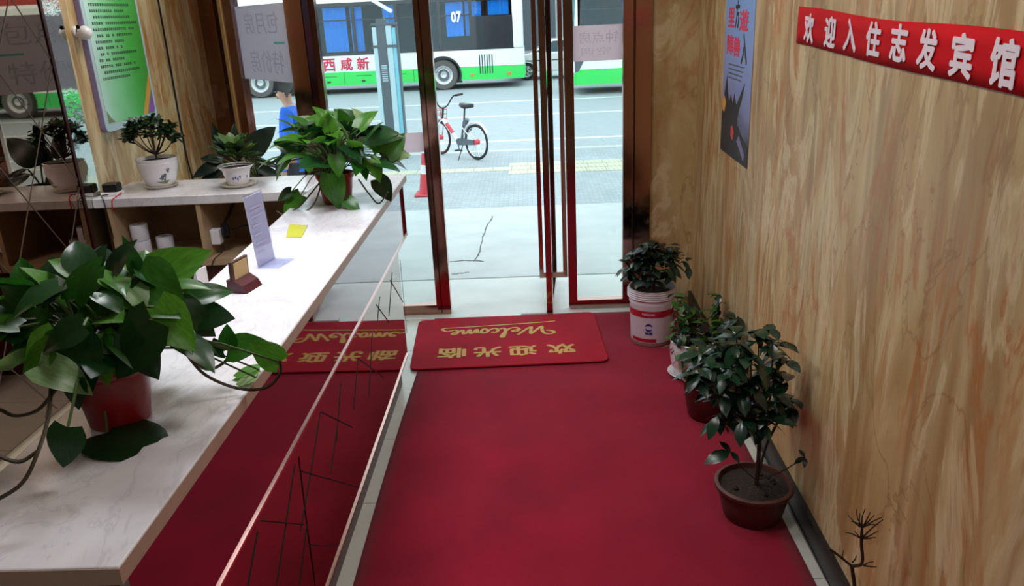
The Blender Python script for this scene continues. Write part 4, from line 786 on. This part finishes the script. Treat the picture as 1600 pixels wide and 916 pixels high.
# dead twig plant at the near corner
dq = Vector((.985, 2.12, .010)); dt = thing('dead_plant', 'bare dry twig plant in a small pot in the near right corner', 'potted plant', dq); pot(dt, dq, .07, .095, .13, 'terracotta', .006)
D_ = lambda x, y, Y=2.13: at(x, y, Y=Y)
MB().tube(spline([dq+Vector((0, 0, .12)), D_(1335, 930), D_(1331, 885)], 4), .006, 6).build('stem', 'deadtwig', dt, True)
MB().tube(spline([D_(1331, 885), D_(1347, 880), D_(1346, 850), D_(1347, 825)], 4), [.0055]*12+[.004], 6).build('stem', 'deadtwig', dt, True); MB().tube(spline([D_(1331, 885), D_(1310, 868), D_(1296, 858)], 4), .004, 5).build('stem', 'deadtwig', dt, True)
for a, b in [((1347, 825), q) for q in ((1325, 805), (1338, 796), (1352, 795), (1366, 805), (1380, 808), (1372, 820), (1330, 815), (1360, 800), (1344, 802))] + [((1346, 842), q) for q in ((1320, 832), (1372, 830), (1380, 812), (1368, 840), (1335, 830))] + [((1349, 884), (1370, 886)), ((1349, 884), (1365, 878)), ((1318, 874), (1318, 860)), ((1308, 866), (1300, 870)), ((1331, 880), (1338, 868))]:
    MB().tube(spline([D_(*a), (D_(*a)+D_(*b))/2+rdir()*.006, D_(*b)], 2), [.003, .0026, .0022, .0018, .0014], 4).build('twig', 'deadtwig', dt)

# ------------------------------------------------------------------ things on the ledge
LZ = 1.183
p1 = Vector((-2.405, 5.10, LZ)); b1 = thing('bonsai_pot', 'small bonsai in a painted white ceramic pot on the ledge', 'potted plant', p1)
MB().lathe([(.001, .012), (.075, .012), (.085, .02), (.108, .07), (.122, .13), (.125, .165), (.122, .168), (.125, .175), (.127, .19), (.120, .192), (.116, .17)], 40, p1).build('pot', 'ceramic', b1, True); MB().lathe([(.001, 0), (.085, 0), (.105, .016), (.10, .018), (.08, .012), (.001, .012)], 40, p1).build('saucer', 'offwhite', b1, True); MB().lathe([(.001, .176), (.117, .17)], 24, p1).build('soil', 'soil', b1, True)
RP = lambda z: .085+(.108-.085)*(z-.02)/.05 if z < .07 else .108+.014*(z-.07)/.06
def decal(t, c, m, z, ang, w, h, RPf=RP):
    q = [];
    for k in range(10): a = 2*PI*k/10; rr = .5*(1+.35*math.sin(3*a+ang)); zz = z+h*rr*math.sin(a); an = ang+w*rr*math.cos(a)/.11; q.append(c+Vector(((RPf(zz)+.0015)*math.cos(an), (RPf(zz)+.0015)*math.sin(an), zz)))
    MB().add(q, [tuple(range(10))]).build('painted_motif', m, t)
f1 = math.atan2(-p1.y, -p1.x)
decal(b1, p1, 'greydk', .08, f1+.22, .03, .045); decal(b1, p1, 'greydk', .07, f1+.08, .025, .02); decal(b1, p1, 'lilac', .12, f1+.45, .02, .03); decal(b1, p1, 'moss', .045, f1+.2, .08, .02)
crown = []
for i in range(26): v = rdir(); v.z = abs(v.z)*.9-.15; crown.append(p1+Vector((-.005+v.x*.155, v.y*.13, .335+v.z*.13)))
branches(b1, p1+Vector((0, 0, .16)), p1+Vector((0, 0, .21)), crown[::2], r0=.009)
def foliage(t, pts, n, size, m, name='foliage', shape=SHL[0]):
    mb = MB(); vs = [v.co.copy() for v in shape.vertices]; fs = [tuple(p.vertices) for p in shape.polygons]
    for p in pts:
        for k in range(n):
            d = rdir(); d.z = d.z*.6+.15; d.normalize(); nn = (Vector((0, 0, 1))+rdir()*.5); nn = (nn-d*nn.dot(d)).normalized(); x = d.cross(nn); s_ = rnd(*size); b = Vector(p)+rdir()*.02
            mb.add([b+(x*v.x*1.3+d*v.y+nn*v.z)*s_ for v in vs], fs)
    o = mb.build(name, m, t, True); o['kind'] = 'stuff'; return o
foliage(b1, crown, 24, (.03, .052), 'bonsai')
p2 = Vector((-1.875, 5.03, LZ)); b2 = thing('potted_plant', 'variegated rosette plant in a flared white pot on the ledge', 'potted plant', p2)
MB().lathe([(.001, .014), (.06, .014), (.066, .02), (.076, .06), (.088, .11), (.106, .125), (.112, .130), (.110, .136), (.094, .130)], 40, p2).build('pot', 'ceramic', b2, True); MB().lathe([(.001, 0), (.09, 0), (.115, .018), (.11, .020), (.085, .013), (.001, .013)], 40, p2).build('saucer', 'offwhite', b2, True); MB().lathe([(.001, .122), (.092, .118)], 24, p2).build('soil', 'soil', b2, True)
RP2 = lambda z: .066+.022*(z-.02)/.09
f2 = math.atan2(-p2.y, -p2.x)
for da, zz in ((-.05, .065), (.12, .058), (.3, .07), (-.25, .06), (.95, .065)): decal(b2, p2, 'blueprint', zz, f2+da-.1, .014, .02, RP2)
for i in range(70):
    a = 2*PI*i*.618; e = rnd(.1, 1.2); v = Vector((math.cos(a)*math.cos(e), math.sin(a)*math.cos(e), math.sin(e))); put_leaf(random.choice(SHL+[SHL[0]]), b2, p2+Vector((0, 0, .13))+Vector((v.x*.09, v.y*.08, v.z*.13)), v+Vector((0, 0, .25)), Vector((0, 0, 1))+v*.3, rnd(.075, .105), wscale=1.3)
p3 = Vector((-1.93, 5.60, 0)); b3 = thing('potted_plant', 'broad dark-leaved plant in a tall black planter behind the ledge', 'potted plant', p3)
MB().lathe([(.001, 0), (.12, 0), (.13, .02), (.15, 1.10), (.155, 1.13), (.145, 1.13), (.14, 1.08)], 32, p3).build('planter', 'black', b3, True); MB().lathe([(.001, 1.09), (.14, 1.08)], 20, p3).build('soil', 'soil', b3, True)
o3 = p3+Vector((0, -.02, 1.09)); pr = []
for (bx_, by_), (tx, ty), Yb, Yt, w in (((388, 245), (412, 205), 5.55, 5.5, 1.6), ((400, 250), (432, 258), 5.5, 5.45, .5), ((398, 258), (436, 276), 5.5, 5.4, .7), ((345, 255), (306, 268), 5.5, 5.4, 1.1), ((350, 250), (318, 245), 5.5, 5.45, 1.1), ((350, 240), (332, 203), 5.55, 5.5, .9), ((370, 240), (362, 200), 5.6, 5.6, .9), ((350, 265), (312, 282), 5.48, 5.40, 1.0), ((385, 250), (395, 210), 5.6, 5.6, 1.3)):
    a, b = at(bx_, by_, Y=Yb), at(tx, ty, Y=Yt); put_leaf(BLADE, b3, a, b-a, Vector((0, -1, .6)), (b-a).length*1.15, wscale=w); pr.append((o3, a, .02))
petioles(b3, pr, 'stem', .006)
# router with a red wire
dv = at(171, 304, z=LZ); dv = Vector((XL+.075, 4.90, LZ)); rv = thing('small_router', 'small black box on a white adapter with red wire at the ledge end', 'device', dv)
MB().box(dv.x-.05, dv.x+.06, dv.y-.045, dv.y+.045, LZ, LZ+.022, .004).build('adapter', 'white', rv); MB().box(dv.x-.04, dv.x+.055, dv.y-.03, dv.y+.04, LZ+.022, LZ+.075, .006).build('box', 'black', rv)
MB().tube(spline([dv+Vector((.06, 0, .012)), dv+Vector((.085, -.05, .02)), dv+Vector((.075, -.10, .006)), dv+Vector((.06, -.125, -.01)), dv+Vector((.055, -.13, -.06))], 5), .004, 5).build('wire', 'redwire', rv, True); MB().tube(spline([dv+Vector((.0, -.04, .012)), dv+Vector((-.02, -.09, .012)), dv+Vector((.01, -.128, -.02)), dv+Vector((.02, -.126, -.25))], 5), .003, 5).build('wire', 'black', rv, True)
# paper rolls and adapter in the cubbies
SZ = .770
for i, (x, y, z, lab) in enumerate(((-2.525, 4.93, SZ, 'white paper roll at the bottom of the cubby pile'), (-2.535, 4.95, SZ+.105, 'white paper roll stacked on top of another in the cubby'), (-2.42, 5.03, SZ, 'white paper roll standing to the right in the cubby'))):
    t = thing('paper_roll', lab, 'paper roll', (x, y, z), 'paper rolls in the cubby'); c = (x, y, z)
    MB().lathe([(.02, .0), (.052, 0), (.054, .004), (.054, .098), (.052, .102), (.02, .102), (.02, 0)], 28, c).build('roll', 'paper', t, True); MB().lathe([(.019, .0), (.019, .1025), (.0175, .1025), (.0175, 0)], 20, c).build('core', 'tan', t, True)
t = thing('power_adapter', 'white power adapter with a black plug in the right cubby', 'adapter', (-2.02, 4.90, .87))
MB().box(-2.05, -1.99, 4.87, 4.93, .84, .94, .006).build('housing', 'white', t); MB().box(-1.99, -1.94, 4.89, 4.95, .87, .97, .02).build('plug', 'black', t); MB().tube(spline([(-1.95, 4.93, .92), (-1.85, 4.99, .93), (-1.7, 5.0, .90), (-1.45, 5.0, .88)], 5), .006, 6).build('cable', 'black', t, True); MB().tube(spline([(-1.97, 4.90, .87), (-1.98, 4.85, .80), (-2.02, 4.79, .765), (-2.05, 4.785, .68)], 5), .003, 5).build('cable', 'black', t, True); MB().tube(spline([(-1.965, 4.92, .97), (-1.93, 4.95, 1.03), (-1.90, 5.0, 1.11)], 5), .012, 6).build('cable', 'black', t, True)

# ------------------------------------------------------------------ things on the counter top
t = thing('sign_holder', 'upright clear acrylic sign holder with a white sheet on the counter', 'sign holder', (-1.12, 3.2, CZ))
a, b = at(404, 419, z=CZ+.003), at(430, 404, z=CZ+.003); h = .30; nd = Vector((b.y-a.y, a.x-b.x, 0)).normalized()
MB().prism([a, b, b+Vector((0, 0, h))-nd*.02, a+Vector((0, 0, h))-nd*.02], nd*.004).build('front_plate', 'acrylic', t)
i_ = .004; MB().prism([a-nd*.003, b-nd*.003, b+Vector((0, 0, h-.01))-nd*.022, a+Vector((0, 0, h-.01))-nd*.022], nd*.002).build('sheet', 'paper', t)
MB().prism([a, b, b+nd*.09, a+nd*.09], (0, 0, .004)).build('foot_plate', 'acrylic', t)
for k in range(6): z0 = .06+k*.036; q0 = a.lerp(b, .12)+Vector((0, 0, z0))+nd*(.0045-.02*z0/h); q1 = a.lerp(b, .5+.35*rnd(0, 1))+Vector((0, 0, z0))+nd*(.0045-.02*z0/h); MB().obox(q0, q1, .001, .006).build('print_line', 'ghostlilac', t)
t = thing('plaque_stand', 'small tan plaque in a dark frame on a maroon base', 'plaque', (-1.12, 2.85, CZ))
q = [at(x, y, Y=Y_) for x, y, Y_ in ((366, 450, 2.80), (390, 431, 2.905), (386, 398, 2.915), (361, 411, 2.81))]; n = (q[1]-q[0]).cross(q[3]-q[0]).normalized(); n = n if n.x > 0 else -n
MB().prism(q, -n*.014).build('frame', 'darkwood', t); cen = sum(q, Vector())/4; MB().prism([cen+(v-cen)*.84+n*.001 for v in q], n*.0015).build('face', 'tan', t)
bA, bB = Vector((q[0].x, q[0].y, CZ)), Vector((q[1].x, q[1].y, CZ)); n2 = Vector((n.x, n.y, 0)).normalized()
MB().prism([bA-n2*.03, bA+n2*.05, bA+n2*.035+Vector((0, 0, .028)), bA+Vector((0, 0, .05)), bA-n2*.03+Vector((0, 0, .05))], bB-bA).build('base', 'maroon', t)
a, b = at(314, 470, z=CZ+.001), at(330, 462, z=CZ+.001)
t = thing('card_stand', 'small white folded card standing behind the big pothos', 'card', (a+b)/2)
MB().prism([a, b, b+Vector((.0, 0, .115)), a+Vector((0, 0, .115))], (-.002, .001, 0)).build('front_leaf', 'white', t); MB().prism([a+Vector((-.04, .02, 0)), b+Vector((-.04, .02, 0)), b+Vector((-.003, .001, .115)), a+Vector((-.003, .001, .115))], (-.002, .001, 0)).build('back_leaf', 'white', t)
q = [at(x, y, z=CZ) for x, y in ((447, 372), (471, 372), (481, 353), (452, 352))]; tag(MB().prism(q, (0, 0, .004)).build('sticky_note', 'yellow'), 'yellow rectangular note pad lying flat on the counter', 'note pad')

# ------------------------------------------------------------------ on the walls
# green rules board on the left wall
bd = thing('notice_board', 'tall green and white rules board in a silver frame on the left wall', 'notice board', (XL+.02, 5.44, 1.55))
y0, y1, z0, z1 = 5.065, 5.815, 1.545, 2.75; X_ = XL+.001
M['boardgreen'] = grad_mat('board_print', 1, [(0, (196, 226, 224)), (.3, (128, 206, 148)), (.65, (66, 176, 66)), (1, (60, 150, 44))], y0-5.44, y1-5.44)
def rrect(x, y0, y1, z0, z1, r): return rquad([Vector((x, y0, z0)), Vector((x, y1, z0)), Vector((x, y1, z1)), Vector((x, y0, z1))], r)
MB().prism(rrect(X_, y0, y1, z0, z1, .05), (.034, 0, 0)).build('backing', 'purplish', bd, bevel=.003); MB().prism(rrect(X_+.034, y0+.002, y1-.002, z0+.002, z1-.002, .05), (.003, 0, 0)).build('frame', 'greylt', bd); MB().prism(rrect(X_+.037, y0+.035, y1-.03, z0+.05, z1-.04, .03), (.002, 0, 0)).build('face', 'boardgreen', bd)
FXb = X_+.0392
for z, d in ((1.63, 0), ): MB().prism([(FXb, 5.60, 1.597), (FXb, 5.66, 1.597), (FXb, 5.78, 1.76), (FXb, 5.78, 1.86)], (.001, 0, 0)).build('print_ribbon', 'orange', bd); MB().prism([(FXb, 5.68, 1.597), (FXb, 5.76, 1.60), (FXb, 5.78, 1.62), (FXb, 5.78, 1.74)], (.001, 0, 0)).build('print_ribbon', 'violet', bd); MB().prism([(FXb, 5.11, 1.60), (FXb, 5.20, 1.60), (FXb, 5.15, 1.63), (FXb, 5.11, 1.68)], (.001, 0, 0)).build('print_ribbon', 'moss', bd)
for k in range(24):
    z = 1.86+k*.037; ind = .05 if k % 3 == 1 else .02; m = MB(); y = y0+.07+ind; ye = y0+.07+rnd(.3, .62)
    while y < ye:
        w = rnd(.018, .024); m.box(FXb, FXb+.0008, y, y+w*.4, z, z+.018); m.box(FXb, FXb+.0008, y+w*.45, y+w, z+.003, z+.007); m.box(FXb, FXb+.0008, y+w*.45, y+w, z+.011, z+.015); y += w+.006+(.03 if random.random() < .12 else 0)
    o = m.build('print_line', 'inkdark', bd); o['kind'] = 'stuff'
# little white spot camera next to the board
sc_ = Vector((XL+.001, 5.005, 2.16)); cm = thing('wall_camera', 'small white round wall camera beside the green board', 'camera', sc_)
MB().lathe([(.001, 0), (.03, 0), (.032, .012), (.02, .02)], 20, sc_, 'x').build('mount', 'white', cm, True); MB().lathe([(.001, -.042), (.022, -.036), (.038, -.02), (.044, 0), (.038, .02), (.022, .036), (.001, .042)], 20, sc_+Vector((.055, .01, -.01)), 'z').build('ball', 'white', cm, True); MB().lathe([(.001, .0), (.009, 0), (.010, -.008), (.012, -.010)], 16, sc_+Vector((.05, -.034, .024)), 'y').build('lens', 'black', cm, True)
# thin cable down the onyx wall
tag(MB().tube(spline([(XL+.006, 6.24, 2.9), (XL+.006, 6.245, 1.9), (XL+.008, 6.25, 1.2), (XL+.01, 6.30, .9), (XL+.01, 6.30, .3)], 6), .006, 5).build('cable', 'black', None, True), 'thin black cable running down the joint of the left onyx wall', 'cable')
# poster and banner on the right wall
def onR(x, y):
    q = at(x, y, X=1.15)
    for _ in range(6): q = at(x, y, X=XR(q.y))
    return q
RD = Vector((XR(1)-XR(0), 1, 0)).normalized(); RN = Vector((-RD.y, RD.x, 0))   # along the wall away from the camera; into the room
def rw(y, z, off): return Vector((XR(y), y, z)) + RN*off
po_ = thing('poster', 'blue poster with red characters above a dark silhouette on the right wall', 'poster', rw(4.58, 1.31, .001))
ya, yb, za, zb = onR(1168, 260).y, onR(1126, 235).y, 1.315, 2.52
M['posterblue'] = grad_mat('poster_print', 2, [(0, (24, 26, 36)), (.10, (52, 56, 72)), (.22, (128, 132, 178)), (.45, (136, 158, 214)), (.75, (118, 160, 216)), (1, (104, 150, 206))], 0, zb-za)
def rq(pts, o0, th, name, m, par): return MB().prism([rw(y, z, o0) for y, z in pts], RN*th).build(name, m, par)
rq([(ya, za), (yb, za), (yb, zb), (ya, zb)], .001, .0015, 'sheet', 'posterblue', po_)
W_ = yb-ya; pq = lambda u, v: (yb-u*W_, za+v*(zb-za))   # u from the far edge (reading left) to the near edge
sil = [(.0, .02), (.0, .42), (.06, .50), (.10, .62), (.16, .74), (.20, .60), (.27, .50), (.33, .58), (.40, .50), (.46, .60), (.53, .50), (.60, .55), (.72, .66), (.80, .72), (.72, .56), (.62, .44), (.58, .34), (.70, .28), (.80, .24), (.98, .18), (.98, .02)]
rq([pq(u, v*.5) for u, v in sil], .0027, .0006, 'silhouette', 'black', po_); rq([pq(u, v) for u, v in ((.02, .20), (.10, .19), (.16, .24), (.08, .27), (.02, .25))], .0034, .0005, 'glow_print', 'orange', po_); rq([pq(u, v) for u, v in ((.38, .10), (.46, .08), (.50, .12), (.44, .15), (.38, .14))], .0034, .0005, 'glow_print', 'bikered', po_); rq([pq(u, v) for u, v in ((.6, .09), (.86, .02), (.9, .05), (.68, .12))], .0034, .0005, 'glow_print', 'lilac', po_)
for tx, u, v, w, h, mm in (('里', .22, .63, .15, .105, 'busred'), ('遊', .66, .62, .2, .11, 'busred'), ('陣', .22, .51, .16, .11, 'busred'), ('兽', .46, .505, .15, .105, 'busred'), ('入', .72, .50, .13, .16, 'black'), ('方', .43, .645, .09, .15, 'black')):
    y, z = pq(u, v); text('poster_lettering', tx, mm, po_, rw(y, z, .0032), -RD, (0, 0, 1), .15, w=w, h=h, bold=.004)
for k in range(4): u0 = .2; rq([pq(u0, .425-k*.02), pq(u0+rnd(.4, .6), .425-k*.02), pq(u0+.5, .419-k*.02), pq(u0, .419-k*.02)], .0028, .0005, 'print_line', 'greydk', po_)
bn = thing('welcome_banner', 'long red banner with white characters on the right wall', 'banner', rw(2.8, 2.0, .001))
tl, bl, tr, br_ = onR(1250, 10), onR(1245, 68), onR(1600, 50), onR(1600, 153)
ey = (tl.y-tr.y); ext = .06; lerp = lambda a, b, t: a+(b-a)*t
m = MB(); N = 60
for k in range(N+1):
    t_ = k/N*(1+ext); yT = lerp(tl.y, tr.y, t_); yB = lerp(bl.y, br_.y, t_); zT = lerp(tl.z, tr.z, t_)+.004*math.sin(t_*9)+.006*math.sin(PI*min(1, t_))*-1; zB = lerp(bl.z, br_.z, t_)+.003*math.sin(t_*7+1)
    for v in (0, .33, .66, 1): y = lerp(yB, yT, v); m.v.append(rw(y, lerp(zB, zT, v), .004+.0012*math.sin(t_*40+v*3)*math.sin(t_*13)))
for k in range(N):
    for v in range(3): a = k*4+v; m.f.append((a, a+1, a+5, a+4))
bo = m.build('cloth', 'red', bn, True); so = bo.modifiers.new('thick', 'SOLIDIFY'); so.thickness = .001
for tx, x, y, hp in (('欢', 1267, 44, 47), ('迎', 1300, 50, 50), ('入', 1332, 55, 52), ('住', 1368, 61, 56), ('志', 1408, 67, 60), ('发', 1453, 77, 66), ('宾', 1507, 87, 73), ('馆', 1573, 98, 80)):
    c_ = onR(x, y); h_ = onR(x, y-hp/2).z-onR(x, y+hp/2).z
    text('banner_lettering', tx, 'bannerwhite', bn, rw(c_.y, c_.z, .0075), -RD+Vector((0, 0, -.035)), (0, 0, 1), .1, w=.118, h=h_, bold=.0035)
# ceiling lamps (fixtures around the ceiling lights; the ledge one is added fill)
for (x, y, *_), lab in zip(LAMPS, ('square ceiling lamp nearest the door', 'square ceiling lamp above the middle of the carpet', 'square ceiling lamp right above the counter', 'square ceiling lamp nearest the back of the lobby', 'added square fill lamp above the marble ledge')):
    t = thing('ceiling_lamp', lab, 'lamp', (x, y, CEIL), 'ceiling lamps')
    box('housing', 'white', t, x-.33, x+.33, y-.33, y+.33, CEIL-.035, CEIL); box('diffuser', 'lampem', t, x-.30, x+.30, y-.30, y+.30, CEIL-.040, CEIL-.035)
